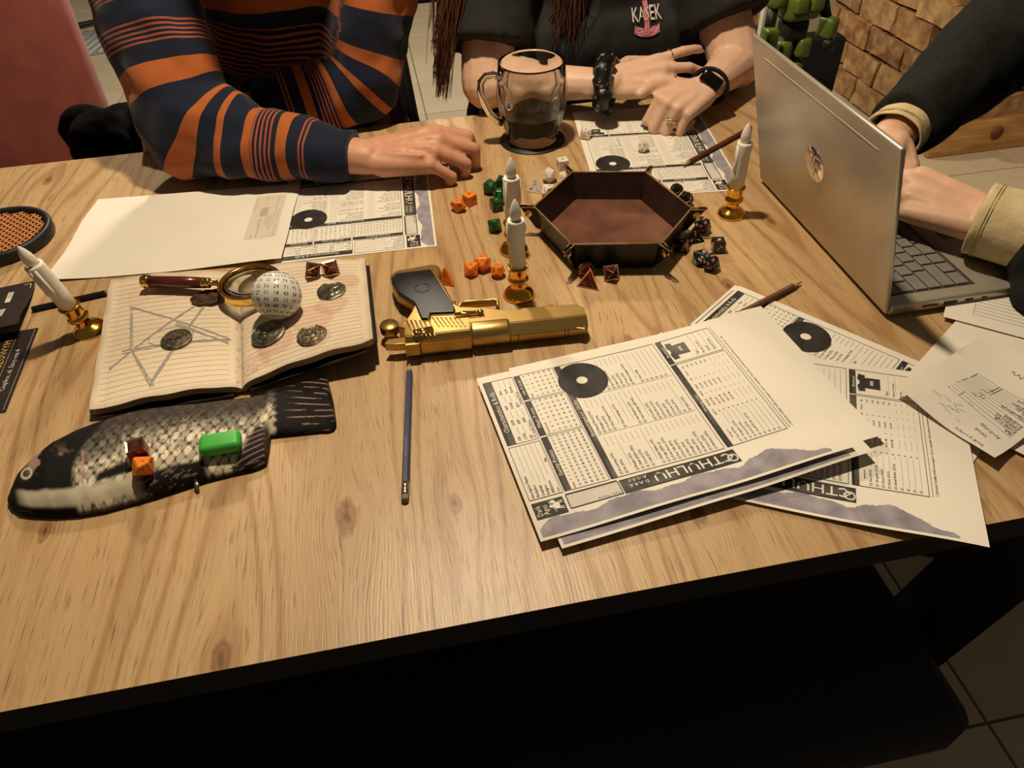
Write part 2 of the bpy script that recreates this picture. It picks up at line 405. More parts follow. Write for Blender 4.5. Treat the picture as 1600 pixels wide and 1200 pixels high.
kn.build('knot', mat('pine_knot', '6a3f22', '7d4e2c', 80, 0.6), bb)

# ------------------------------------------------------------------ table
table = empty('table', (XL/2+XR/2, (YF+YB)/2, FZ), 0, 'oak-topped table with dark edges and black steel legs', 'table')
tp = Vector(table.location)
def P(p): return (p[0]-tp.x, p[1]-tp.y, p[2]-tp.z)
top = MB().box(P(((XL+XR)/2, (YF+YB)/2, -0.0004)), (XR-XL, YB-YF, 0.0008)).build('tabletop', M['oak'], table)
core = MB().box(P(((XL+XR)/2, (YF+YB)/2, -0.0159)), (XR-XL-0.0004, YB-YF-0.0004, 0.030)).build('tabletop_edge', M['edge'], table)
for sx, sy in ((1, 1), (1, -1), (-1, 1), (-1, -1)):
    m = MB(); y = YF+0.08 if sy < 0 else YB-0.08
    xt = XR-0.06 if sx > 0 else XL+0.06
    m.tube([P((xt, y, -0.04)), P((xt-sx*0.22, y, FZ+0.002))], 0.05, 4, smooth=False, flat=(1, 0.5))
    m.build('leg', M['black_steel'], table)
m = MB()
for y in (YF+0.08, YB-0.08): m.box(P(((XL+XR)/2, y, -0.047)), (XR-XL-0.1, 0.05, 0.03))
m.build('frame_rail', M['black_steel'], table)
# black seat added to fill the plain darkness under the table's front
filler_bench = empty('filler_bench', (-0.25, 0.42, FZ), 0, 'long black padded seat added to fill the darkness under the front of the table', 'filler_bench')
MB().bbox((-0.02, 0.0, 0.41), (1.60, 0.40, 0.08), 0.02).build('seat', M['black'], filler_bench)
for sx in (-0.72, 0.66):
    for sy in (-0.15, 0.15):
        MB().box((sx, sy, 0.185), (0.05, 0.05, 0.37)).build('leg', M['black_steel'], filler_bench)
MB().box((-0.03, 0.12, 0.20), (1.36, 0.02, 0.33)).build('panel', M['black'], filler_bench)
# ------------------------------------------------------------------ papers
def page_print():
    p = Print(); INK, GREY, PALE, BAR, TORN, PAPER = range(6)
    # torn grey strip along the left side
    n = 90; pts = []
    for i in range(n+1):
        y = 0.009+0.277*i/n; i = i*60/n
        e = 0.0255+0.0028*math.sin(i*0.42+1)+0.0012*math.sin(i*1.1)+0.0005*math.sin(i*4.1)
        if i > 38: e += 0.004*math.sin((i-38)*.18)
        if i > 50: e -= (i-50)*0.0016
        if i < 3: e -= (3-i)*0.004
        for k in range(5): pts.append((0.0065+(e-0.0065)*k/4, y))
    p.poly(pts, [(i*5+k, i*5+k+1, (i+1)*5+k+1, (i+1)*5+k) for i in range(n) for k in range(4)], TORN, 0)
    # emblem box: white rider on black, two words
    p.rect(0.027, 0.010, 0.047, 0.034, INK, 1)
    p.text('Dark', 0.030, 0.0155, 0.0062, 0, PAPER, 3); p.text('Ages', 0.030, 0.0205, 0.0062, 0, PAPER, 3)
    p.disc(0.038, 0.0275, 0.0042, 0, PAPER, 3, 14, 0.0026); p.disc(0.0435, 0.0255, 0.002, 0, PAPER, 3, 10); p.disc(0.0385, 0.0238, 0.0018, 0, PAPER, 3, 10)
    for dx in (-0.0035, -0.002, 0.002, 0.0035): p.line(0.038+dx, 0.0285, 0.038+dx*1.4, 0.0328, 0.0009, PAPER, 3)
    p.line(0.031, 0.026, 0.045, 0.0225, 0.0004, PAPER, 3)
    # player name box
    p.rect(0.030, 0.037, 0.047, 0.081, PALE, 1); p.frame(0.030, 0.037, 0.047, 0.081, 0.0012, INK, 2)
    p.text('Player Name', 0.0335, 0.079, 0.0035, 90, GREY, 3)
    # title band, read with the page turned
    p.rect(0.0285, 0.083, 0.047, 0.193, BAR, 1); p.rect(0.0285, 0.100, 0.0300, 0.193, INK, 2); p.rect(0.0455, 0.083, 0.047, 0.193, INK, 2)
    p.text('CTHULHU', 0.0442, 0.189, 0.0168, 90, PAPER, 4, sx=0.97)
    p.text('D.A.R.K', 0.0385, 0.108, 0.0056, 90, PAPER, 3); p.text('A.G.E.S', 0.0450, 0.108, 0.0056, 90, PAPER, 3)
    p.disc(0.036, 0.187, 0.0055, 0.0035, PALE, 3, 20)
    # investigator data
    p.frame(0.049, 0.010, 0.112, 0.036, 0.0005, INK)
    for i, t in enumerate(('Investigator Name', 'Birthplace', 'Language', 'Religion', 'Affiliations', 'Sex')):
        y = 0.0145+i*0.0040; p.text(t, 0.0505, y, 0.0034, 0, INK); p.line(0.0505+0.0018*len(t), y+0.0005, 0.111, y+0.0005, 0.00025, GREY)
    p.text('Age', 0.086, 0.0345, 0.0032, 0, INK)
    # header bars
    def bar(x0, x1, y0, y1, t, sz=0.0062):
        p.rect(x0, y0, x1, y1, BAR, 1, 0.008); p.rect(x0, y0, x0+(x1-x0)*0.5, y0+(y1-y0)*0.35, INK, 2); p.text(t, (x0+x1)/2, y1-0.0014, sz, 0, PAPER, 3, 'c')
    bar(0.115, 0.203, 0.010, 0.0175, 'Characteristics & Rolls')
    p.frame(0.115, 0.010, 0.203, 0.036, 0.0005, INK)
    for i, row in enumerate((('STR', 'DEX', 'INT', 'Idea'), ('CON', 'APP', 'POW', 'Luck'), ('SIZ', 'SAN', 'EDU', 'Know'))):
        for j, t in enumerate(row):
            x = 0.117+j*0.0215; y = 0.0225+i*0.0048
            p.text(t, x, y, 0.0036, 0, INK); p.line(x+0.009, y+0.0004, x+0.019, y+0.0004, 0.0003, GREY)
    p.text('99-Cthulhu Mythos', 0.117, 0.0352, 0.003, 0, INK); p.text('Damage Bonus', 0.163, 0.0352, 0.003, 0, INK)
    bar(0.167, 0.203, 0.038, 0.0455, 'Hit Points', 0.0055); bar(0.117, 0.165, 0.038, 0.0455, 'Magic Points', 0.0055); bar(0.049, 0.115, 0.038, 0.0455, 'Sanity Points')
    def nums(x0, x1, y0, rows, cols, start, head):
        p.text(head, x0+0.001, y0, 0.0027, 0, INK); k = start
        for r in range(rows):
            for c in range(cols):
                if r == 0 and c < 2: continue
                p.text(str(k), x0+0.002+(x1-x0-0.006)*c/(cols-1), y0+r*0.0046, 0.0029, 0, INK); k += 1
        p.frame(x0, y0-0.004, x1, y0+rows*0.0046-0.002, 0.0004, INK)
    nums(0.167, 0.203, 0.0495, 6, 6, 1, 'Dead'); nums(0.117, 0.165, 0.0495, 6, 8, 1, 'Unconscious'); nums(0.049, 0.115, 0.0495, 6, 15, 0, 'Insane')
    # skills
    bar(0.049, 0.203, 0.0765, 0.0850, 'Investigator Skills', 0.0072)
    p.frame(0.049, 0.0765, 0.203, 0.186, 0.0005, INK)
    p.disc(0.176, 0.099, 0.0255, 0.0055, INK, 4, 56)
    sk = [['Accounting (10%)', 'Art (05%)', '', 'Bargain (05%)', 'Climb (DEX+STR%)', 'Conceal (15%)', 'Craft (05%)', '', 'Cthulhu Mythos (00)', 'Dodge (DEX x2)', 'Drive Horses (20%)', 'Fast Talk (05%)', 'First Aid (30%)', 'Hide (10%)', 'Insight (05%)', 'Jump (25%)', 'Library Use (05%)', 'Listen (25%)', 'Medicine (05%)'],
          ['Natural World (10%)', 'Navigate (10%)', 'Occult (05%)', 'Other Kingdoms (01%)', '', 'Other Language (01%)', '', '', 'Own Kingdom (20%)', 'Own Language (EDUx5)', '', 'Persuade (15%)', 'Pilot Boat (01%)', 'Potions (01%)', 'Ride (05%)', 'Science (01%)', 'Sneak (10%)', '', 'Status (15%)'],
          ['', '', '', '', '', '', 'Sneak (10%)', 'Spot Hidden (25%)', 'Swim (25%)', 'Throw (25%)', 'Track (10%)', 'Write Language (01%)', '', 'Other Skills', '', '', '', '', '']]
    for c in range(3):
        x0 = 0.0515+c*0.0515
        if c: p.line(x0-0.0018, 0.087, x0-0.0018, 0.184, 0.0003, GREY)
        for r, t in enumerate(sk[c]):
            y = 0.0905+r*0.0050
            if c == 2 and r < 6: continue
            if t or r > 12: p.frame(x0, y-0.0021, x0+0.0021, y, 0.0004, INK)
            if t: p.text(t, x0+0.0036, y, 0.0036, 0, INK, sx=0.85)
            p.line(x0+(0.034 if t else 0.006), y+0.0003, x0+0.045, y+0.0003, 0.0003, GREY)
    # armor and weapons
    bar(0.167, 0.203, 0.189, 0.1975, 'Armor'); bar(0.049, 0.165, 0.189, 0.1975, 'Weapons')
    p.frame(0.167, 0.189, 0.203, 0.262, 0.0005, INK); p.frame(0.049, 0.189, 0.165, 0.262, 0.0005, INK)
    coat = [(0.172, 0.2005), (0.180, 0.199), (0.183, 0.2015), (0.187, 0.2015), (0.190, 0.199), (0.1975, 0.2005), (0.196, 0.208), (0.1925, 0.207), (0.193, 0.224), (0.177, 0.224), (0.1775, 0.207), (0.173, 0.208)]
    p.poly(coat, [tuple(range(12))], BAR, 3)
    for k in range(4): p.rect(0.182+k*0.0018, 0.213, 0.183+k*0.0018, 0.2165, PAPER, 4)
    for i, t in enumerate(('Type', 'Armor Points', 'Shield', 'Shield Points')):
        p.text(t, 0.170, 0.2315+i*0.0075, 0.0036, 0, INK); p.line(0.172, 0.233+i*0.0075, 0.201, 0.233+i*0.0075, 0.0003, GREY)
    for t, x in (('weapon', 0.058), ('skill %', 0.088), ('damage', 0.101), ('hand', 0.1155), ('range', 0.125), ('att', 0.138), ('shots', 0.146), ('hp', 0.157)): p.text(t, x, 0.2035, 0.0034, 0, INK)
    wp = ['Fist (50%)', 'Grapple (25%)', 'Head (10%)', 'Kick (25%)', 'Small Knife (25%)', '', '', '', '']
    dm = ['1D3+db', 'special', '1D4+db', '1D6+db', '1D4+db', '', '', '', '']
    for r in range(9):
        y = 0.2095+r*0.0058
        p.frame(0.0515, y-0.0021, 0.0536, y, 0.0004, INK)
        if wp[r]: p.text(wp[r], 0.0555, y, 0.0036, 0, INK)
        p.line(0.0555+0.0018*len(wp[r]), y+0.0004, 0.090, y+0.0004, 0.0003, GREY); p.text('%', 0.0912, y, 0.0034, 0, INK)
        if dm[r]:
            p.text(dm[r], 0.1, y, 0.0034, 0, INK); p.text('1', 0.117, y, 0.0034, 0, INK); p.text('touch', 0.125, y, 0.0034, 0, INK); p.text('1', 0.139, y, 0.0034, 0, INK); p.text('n/a', 0.157, y, 0.0034, 0, INK)
        else:
            for x0, x1 in ((0.1, 0.112), (0.116, 0.12), (0.125, 0.133), (0.138, 0.142), (0.147, 0.152), (0.157, 0.162)): p.line(x0, y+0.0004, x1, y+0.0004, 0.0003, GREY)
    p.line(0.049, 0.2645, 0.203, 0.2645, 0.0004, INK)
    p.text('CTHULHU DARK AGES investigator sheet copyright Chaosium; permission granted for personal use only', 0.0505, 0.2695, 0.0032, 0, INK, sx=0.98)
    fx = ((0, .0065, .026, .0285, .047, .049, .203, .21), (0, .003, .020, .0225, .039, .043, .200, .21))
    fy = ((0, .009, .010, .036, .038, .0455, .074, .0765, .085, .186, .189, .1975, .262, .2645, .270, .286, .297), (0, .003, .004, .035, .0365, .043, .078, .081, .0875, .193, .196, .202, .257, .260, .265, .276, .297))
    p.v = [(float(np.interp(a, *fx)), float(np.interp(b, *fy))) for a, b in p.v]
    return p
PAGE = page_print()
PMATS = [M['ink'], M['ink2'], M['ink3'], M['bar'], M['torn'], M['inkpaper']]

def sheet_mesh(name, fn, w, h, parent, mtl, nx=22, ny=30, th=0.00025):
    vs = []; fs = []
    for side in (0, 1):
        for j in range(ny+1):
            for i in range(nx+1): vs.append(fn(w*i/nx, h*j/ny, -th*side))
    N = (nx+1)*(ny+1); idx = lambda i, j: j*(nx+1)+i
    for j in range(ny):
        for i in range(nx):
            q = (idx(i, j), idx(i, j+1), idx(i+1, j+1), idx(i+1, j)); fs.append(q); fs.append(tuple(N+k for k in q[::-1]))
    K = len(vs)
    rim = [idx(i, 0) for i in range(nx)]+[idx(nx, j) for j in range(ny)]+[idx(i, ny) for i in range(nx, 0, -1)]+[idx(0, j) for j in range(ny, 0, -1)]
    n_ = len(rim); vs += [vs[i] for i in rim]+[vs[N+i] for i in rim]
    for k in range(n_): fs.append((K+k, K+(k+1) % n_, K+n_+(k+1) % n_, K+n_+k))
    me = bpy.data.meshes.new(name); me.from_pydata(vs, [], fs); me.materials.append(mtl)
    me.polygons.foreach_set('use_smooth', [True]*(2*nx*ny)+[False]*(len(fs)-2*nx*ny)); me.update()
    return link(name, me, parent)
def sheet(o, dn, label, z0, lift=None, w=0.21, h=0.297, pr=PAGE, name='character_sheet', cat='paper', group=None, mats=PMATS, rest=None):
    """o: page's top-left corner on the table, dn: direction (world) in which the page runs down"""
    dn = Vector((dn[0], dn[1], 0)).normalized(); rt = Vector((-dn.y, dn.x, 0))   # page right
    root = empty(name, (o[0], o[1], 0), 0, label, cat, group)
    def fn(x, y, dz):
        q = dn*y+rt*x
        z = z0+(lift(x/w, y/h) if lift else 0)
        return (q.x, q.y, z+dz)
    sheet_mesh('paper', fn, w, h, root, M['paper'])
    if pr: pr.build('print', mats, root, fn)
    return root
def S(a, b, x): 
    t = min(1, max(0, (x-a)/(b-a))); return t*t*(3-2*t)
# pile in front of the tray
ang = 0.1081; dS4 = (math.cos(ang), math.sin(ang)); oS4 = at(845, 851, 0.004)
G = 'printed character sheets'
# two sheets crossing at the back of the right-hand pile
tc_ = at(1155, 447, 0.001); d5 = Vector((0.6, -0.8, 0)); r5 = Vector((0.8, 0.6, 0))
sheet(tc_-r5*0.21+Vector((-0.004, 0.0035, 0)), d5, 'character sheet at the very bottom of the crossed pile beside the laptop', 0.0006)
sheet(tc_-r5*0.21, d5, 'character sheet with half-hidden record disc, turned most steeply beside the laptop', 0.0016)
d6 = Vector((0.882, -0.472, 0)).normalized(); c6 = at(1541, 863, 0.004)
sheet(c6-d6*0.297, d6, 'character sheet overhanging the front table edge, weapons list in shadow of the loose notes', 0.003,
      lambda x, y: 0.004*S(0.45, 1.0, y)+0.004*S(0.6, 1, y)*(1-x))
u4 = Vector((dS4[0], dS4[1], 0)); v4 = Vector((-u4.y, u4.x, 0))
sheet(oS4+u4*0.037+v4*0.008, dS4, 'character sheet showing only thin edges, lowest of the pile in front of the gold pistol', 0.0046,
      lambda x, y: 0.007*S(0.55, 1, y)+0.003*(1-S(0, .25, x))*S(0.1, .5, y))
sheet(at(878, 860, 0.004), Vector((math.cos(ang+0.012), math.sin(ang+0.012), 0)), 'character sheet showing a grey torn border, second in the pile before the gold pistol', 0.0066,
      lambda x, y: 0.007*S(0.55, 1, y)+0.003*(1-S(0, .25, x))*S(0.1, .5, y))
sheet(oS4, dS4, 'fully visible character sheet on top of the pile before the gold pistol', 0.0082,
      lambda x, y: 0.0075*S(0.55, 1, y)+0.0045*(1-S(0, .25, x))*S(0.05, .45, y))
# sheet in front of the man, upside down
o2 = at(683, 385); e2 = at(425, 413); rt2 = (e2-o2).normalized(); dn2 = Vector((rt2.y, -rt2.x, 0))
sheet(o2, dn2, "character sheet lying under the striped man's hand", 0.0006)
o3 = at(1165, 297); e3 = at(1055, 304); rt3 = (e3-o3).normalized(); dn3 = Vector((rt3.y, -rt3.x, 0))
sheet(o3, dn3, 'character sheet with two white dice on it, before the folded hands', 0.0006)
# plain sheet with a small form
fp = Print()
FAINT = [mat('faint_grey_line', '9a8d7c', 'a89b89', 80, .75), mat('fainter_line', 'b4a795', None, 80, .75), mat('faint_print_block', 'cfc3b0', 'd3c8b6', 60, .75)]
fp.rect(0.030, 0.016, 0.150, 0.060, 2, 0)
rr = random.Random(3)
for y, x0, x1, k in ((.021, .075, .148, 1), (.026, .032, .120, 1), (.030, .090, .128, 0), (.034, .090, .120, 0), (.038, .094, .112, 1), (.042, .040, .060, 1), (.0445, .096, .146, 0), (.0475, .098, .115, 0), (.0515, .098, .150, 0), (.0545, .108, .132, 0), (.057, .036, .080, 1)):
    fp.line(x0, y, x1, y, 0.0011, k, 1)
for x in (.037, .066, .084):
    for y in (.036, .040, .044): fp.line(x, y, x+.0025, y, .0016, 0, 1)
fp.rect(.068, .037, .090, .048, 1, 1)
d1 = Vector((math.cos(-0.088), math.sin(-0.088), 0)); o1 = Vector((-0.459, 0.8545, 0))
# its long side runs along the table; page right is away from the camera
sheet(o1+d1*0.297+Vector((-d1.y, d1.x, 0))*0.21, -d1, 'plain white sheet with a small grey form printed at one end', 0.0016,
      lambda x, y: 0.006*S(0.6, 1.0, x)*(1-S(0.0, 0.5, y))+0.004*(1-S(0, .2, y))*math.sin(math.pi*x)**2+0.003*S(0.75, 1, y)*math.sin(x*5)**2, pr=fp, name='paper_sheet', mats=FAINT)
# loose notes on the right
npn = Print(); rr = random.Random(12)
for k in range(13):
    x = .038+k*.0047
    npn.line(x, .030, x, .098, 0.00035, 1)
for x0, x1 in ((.038, .0565), (.0615, .075), (.0797, .0944)): npn.line(x0, .030, x1, .030, .0005, 0)
for y in (.053, .056): npn.line(.038, y, .0944, y, .0005, 0)
npn.line(.038, .042, .048, .042, .0005, 0)
for k, t in enumerate(('SIŁA', 'KONDYCJA', 'ZWINNOŚĆ', 'ROZMIAR', '', 'INTELIGENCJA', 'MOC', 'WYGLĄD', 'AWARENESS', '', 'RESISTANCE', 'DISTANCE')):
    if t: npn.text(t, .0422+k*.0047, .097, .0046, 90, 0, sx=.9)
for t, x, y in (('Archetyp', .030, .093), ('Wiek', .022, .085), ('Imię postaci', .008, .090)): npn.text(t, x, y, .0056, 90, 1)
for k in range(10):
    x0, y0 = rr.uniform(.012, .034), rr.uniform(.02, .06)
    npn.curve([(x0+rr.uniform(-.0015, .0015), y0+i*.002) for i in range(rr.randint(3, 6))], .0003, 1)
for x0, y0 in ((.052, .046), (.060, .049), (.069, .047), (.078, .050)): npn.curve([(x0, y0), (x0+.003, y0+.002), (x0, y0+.004), (x0+.003, y0+.005)], .0006, 1)
npn.curve([(.122+.0022*math.sin(i*1.9)+(.005 if i in (7, 15) else 0), .048+i*.0017) for i in range(26)], .0006, 0)
def quad_sheet(px, label, z0, lift, pr, w, h, name='loose_note'):
    """corner pixels: top-left, top-right (page), gives origin and direction"""
    a = at(*px[0], z0); b = at(*px[1], z0)
    rt = (b-a).normalized(); dn = Vector((rt.y, -rt.x, 0))
    return sheet(a, dn, label, z0, lift, w, h, pr, name)
npn2 = Print()
for k in range(9): npn2.line(0.012, 0.02+k*0.0065, 0.12, 0.02+k*0.0065, 0.0004, 1)
for x in (0.012, 0.05, 0.12): npn2.line(x, 0.02, x, 0.072, 0.0004, 1)
quad_sheet(((1650, 735), (1562, 692)), 'loose note under the crumpled note, corner reaching towards the table edge', 0.004, None, npn2, 0.148, 0.21)
quad_sheet(((1720, 560), (1562, 518)), 'loose note with a ruled table beside the black sleeve', 0.006, None, npn2, 0.148, 0.21)
# the crumpled top note: page top-right corner is its left tip
a = at(1395, 612, 0.012); b = at(1515, 512, 0.012); rt = (b-a).normalized(); rt = Matrix.Rotation(math.radians(-6), 3, 'Z') @ rt
sheet(a, Vector((rt.y, -rt.x, 0)), 'crumpled note with a table of words, lying on top of the loose notes', 0.010,
      lambda x, y: 0.010*(1-S(0, .7, y))*S(0.3, 1.0, 1-x)+0.004*math.sin(3*x+2*y)**2+0.003*math.sin(9*x-3*y), 0.148, 0.104,
      npn, "loose_note")
# ------------------------------------------------------------------ notebook
def bil(c, s, t):
    return c[0]*(1-s)*(1-t)+c[1]*s*(1-t)+c[2]*s*t+c[3]*(1-s)*t
nb = empty('notebook', at(375, 520), 0, 'open notebook with black cover, ruled aged pages and a pencilled star', 'notebook')
nbo = Vector(nb.location)
TL, ST, TR, BR, SB, BL = at(172, 437, .017), at(372, 424, .012), at(570, 403, .020), at(583, 530, .036), at(375, 602, .013), at(139, 642, .013)
def page_side(corn, spine_on, name):
    """corn: far-spine.. order: (s=0,t=0) near the bottom-left of the side; t runs away from the camera"""
    nx, ny = 90, 110; vs = []; uv = []
    for j in range(ny+1):
        for i in range(nx+1):
            s, t = i/nx, j/ny; p = bil(corn, s, t)
            d = (1-s) if spine_on == 'r' else s         # distance from the spine, 0..1
            p = p.copy(); p.z += 0.006*math.sin(math.pi*min(1, d*1.1))**0.8*0.9 - 0.006*math.exp(-d*22)
            e = min(d, 1)
            edge = max(0, 1-(1-d)*30)
            p += Vector((0, 0.0012*math.sin(t*31+2)*edge, 0.0008*math.sin(t*23)*edge))
            p.y += 0.0010*math.sin(s*19+1)*max(0, 1-min(t, 1-t)*30)
            vs.append(p-nbo); uv.append((s, t))
    return vs, uv, nx, ny
M['page'] = attrmat('aged_page', 'print', 0.8, 0.15, 260)
M['page_edge'] = mat('page_edges', '8a6a4c', 'b59672', 300, 0.85, stretch=(1, 1, 14))
M['cover'] = mat('black_leatherette', '121114', '1b191c', 200, 0.45, bump=0.15)
def segd(x, y, x0, y0, x1, y1):
    dx, dy = x1-x0, y1-y0; t = np.clip(((x-x0)*dx+(y-y0)*dy)/(dx*dx+dy*dy), 0, 1)
    return np.hypot(x-x0-t*dx, y-y0-t*dy)
NBV = []
for side, corn, so in (('l', (BL, SB, ST, TL), 'r'), ('r', (SB, BR, TR, ST), 'l')):
    vs, uv, nx, ny = page_side(corn, so, side)
    U = np.array(uv); s, t = U[:, 0], U[:, 1]
    W_, H_ = nx+1, ny+1; N = len(vs)
    fs = [(j*W_+i, j*W_+i+1, (j+1)*W_+i+1, (j+1)*W_+i) for j in range(ny) for i in range(nx)]
    me = bpy.data.meshes.new('page'); me.from_pydata(vs, [], fs); me.polygons.foreach_set('use_smooth', [True]*len(fs)); me.materials.append(M['page'])
    base = np.array(hexc('dccbb0'))[None, :]*np.ones((N, 1)); n1 = fbm(s*5+3, t*6, 4)[:, None]
    base = base*(0.92+0.16*n1)
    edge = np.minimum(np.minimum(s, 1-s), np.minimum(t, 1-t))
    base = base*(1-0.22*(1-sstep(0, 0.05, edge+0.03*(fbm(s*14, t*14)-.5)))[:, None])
    pink = np.array(hexc('c98f78'))
    spots = [(.35, .55, .10, .5), (.55, .35, .13, .5), (.30, .25, .12, .5), (.72, .45, .10, .55), (.85, .72, .08, .55), (.12, .12, .10, .4), (.6, .15, .09, .4)] if side == 'r' else [(.55, .85, .12, .35), (.25, .80, .09, .2)]
    for cx, cy, r, a in spots:
        d = np.hypot((s-cx)*0.72, (t-cy)*1.0)+0.10*(fbm(s*8+cx*9, t*8+cy*7)-0.5)
        k = (a*(1-sstep(r*0.75, r, d))*(0.65+0.35*sstep(r*.4, r*.9, d)))[:, None]; base = base*(1-k)+pink*k
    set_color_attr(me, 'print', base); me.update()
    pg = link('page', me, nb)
    # ruled lines and pencil drawing
    pr = Print()
    V = [Vector(v) for v in vs]; NBV += [tuple(v+nbo) for v in V]
    def onpage(x, y, dz, V=V, nx=nx, ny=ny):
        fx, fy = min(max(x, 0), .9999)*nx, min(max(y, 0), .9999)*ny; i, j = int(fx), int(fy); fx -= i; fy -= j; w = nx+1
        p = V[j*w+i]*(1-fx)*(1-fy)+V[j*w+i+1]*fx*(1-fy)+V[(j+1)*w+i+1]*fx*fy+V[(j+1)*w+i]*(1-fx)*fy
        return (p.x, p.y, p.z+dz)
    rr = random.Random(5)
    def stroke(x0, y0, x1, y1, w, mi, n=24, wob=0.0, lay=1):
        pts = []; L = math.hypot(x1-x0, y1-y0); nx_, ny_ = -(y1-y0)/L, (x1-x0)/L
        for i in range(n+1):
            t_ = i/n; ox = rr.uniform(-wob, wob); x, y = x0+(x1-x0)*t_+nx_*ox, y0+(y1-y0)*t_+ny_*ox; ww = w*(0.6+0.6*rr.random())
            pts += [(x+nx_*ww/2, y+ny_*ww/2), (x-nx_*ww/2, y-ny_*ww/2)]
        pr.poly(pts, [(2*i, 2*i+1, 2*i+3, 2*i+2) for i in range(n)], mi, lay)
    for k in range(24):
        y = 0.05+k*0.038
        stroke(0.05, y, 0.93, y, 0.0028, 1, 40)
    if side == 'l':
        star = [(.20, .90-.18, .93, .36), (.93, .36, .18, .36), (.40, .08, .80, .74), (.10, .26, .80, .74), (.20, .72, .24, .38), (.25, .35, .42, .07), (.80, .74, .40, .08), (.92, .33, .55, .52)]
        for a in star:
            for q in range(4): stroke(a[0]+rr.uniform(-.008, .008), a[1]+rr.uniform(-.008, .008), a[2]+rr.uniform(-.012, .012), a[3]+rr.uniform(-.012, .012), 0.006, 0, 26, 0.003, 2+q % 2)
        el = [(.52+.16*math.cos(a), .42+.07*math.sin(a)) for a in np.linspace(0, 6.28, 30)]
        for a_, b_ in zip(el[:-1], el[1:]): stroke(*a_, *b_, 0.006, 0, 2, 0.002, 2)
    else:
        for k in range(14): stroke(.03+rr.uniform(0, .12), .03+rr.uniform(0, .12), .05+rr.uniform(0, .12), .03+rr.uniform(0, .14), 0.005, 1, 3, 0.004, 2)
    for k in range(30): 
        x, y = (0.985 if side == 'l' else 0.02)+rr.uniform(-.012, .012), rr.random()
        stroke(x, y, x+rr.uniform(-.004, .004), y+0.012, 0.006, 0, 2, 0.0, 2)
    pr.build('pencil_drawing' if side == 'l' else 'ruling', [M['pencil_mark'], mat('ruling_ink', 'cfbda2', 'c9b69b', 300, 0.8)], pg, onpage, 0.0002, 0.0001, flip=True)
    # page block below the surface
    th = 0.0075; vs2 = []; ring = [i for i in range(W_)]+[j*W_+nx for j in range(1, H_)]+[ny*W_+i for i in range(nx-1, -1, -1)]+[j*W_ for j in range(ny-1, 0, -1)]
    m = MB(); top_ = [V[i]+Vector((0, 0, -0.0004)) for i in ring]; bot = []
    for k, i in enumerate(ring):
        q = V[i].copy(); q.z = max(q.z-th, 0.0035); bot.append(q)
    n = len(ring)
    m.add(top_+bot, [(n+k, n+(k+1) % n, (k+1) % n, k) for k in range(n)]+[tuple(range(2*n-1, n-1, -1))])
    m.build('page_block', M['page_edge'], nb)
    # cover board
    cc = [c.copy() for c in corn]; cen = sum(cc, Vector())/4
    out = []
    for c in cc:
        q = c-nbo; dirv = (c-cen); dirv.z = 0; q += dirv.normalized()*0.006; q.z = max(q.z-th-0.0022, 0.0013); out.append(q)
    m = MB(); bm = bmesh.new()
    a_ = [bm.verts.new(q) for q in out]; b_ = [bm.verts.new(q+Vector((0, 0, 0.002))) for q in out]
    bm.faces.new(a_[::-1]); bm.faces.new(b_)
    for k in range(4): bm.faces.new((a_[k], a_[(k+1) % 4], b_[(k+1) % 4], b_[k]))
    bmesh.ops.bevel(bm, geom=[e for e in bm.edges if (e.verts[0] in a_) != (e.verts[1] in a_)], offset=0.012, segments=4, affect='EDGES')
    m.bm(bm, 0, False).build('cover', M['cover'], nb)
def surf(u, v, P3):
    """point of a built surface that lies at a pixel"""
    k = int(np.argmin(((pix(P3)-[u, v])**2).sum(1))); return Vector(P3[k])
NBV = np.array(NBV)

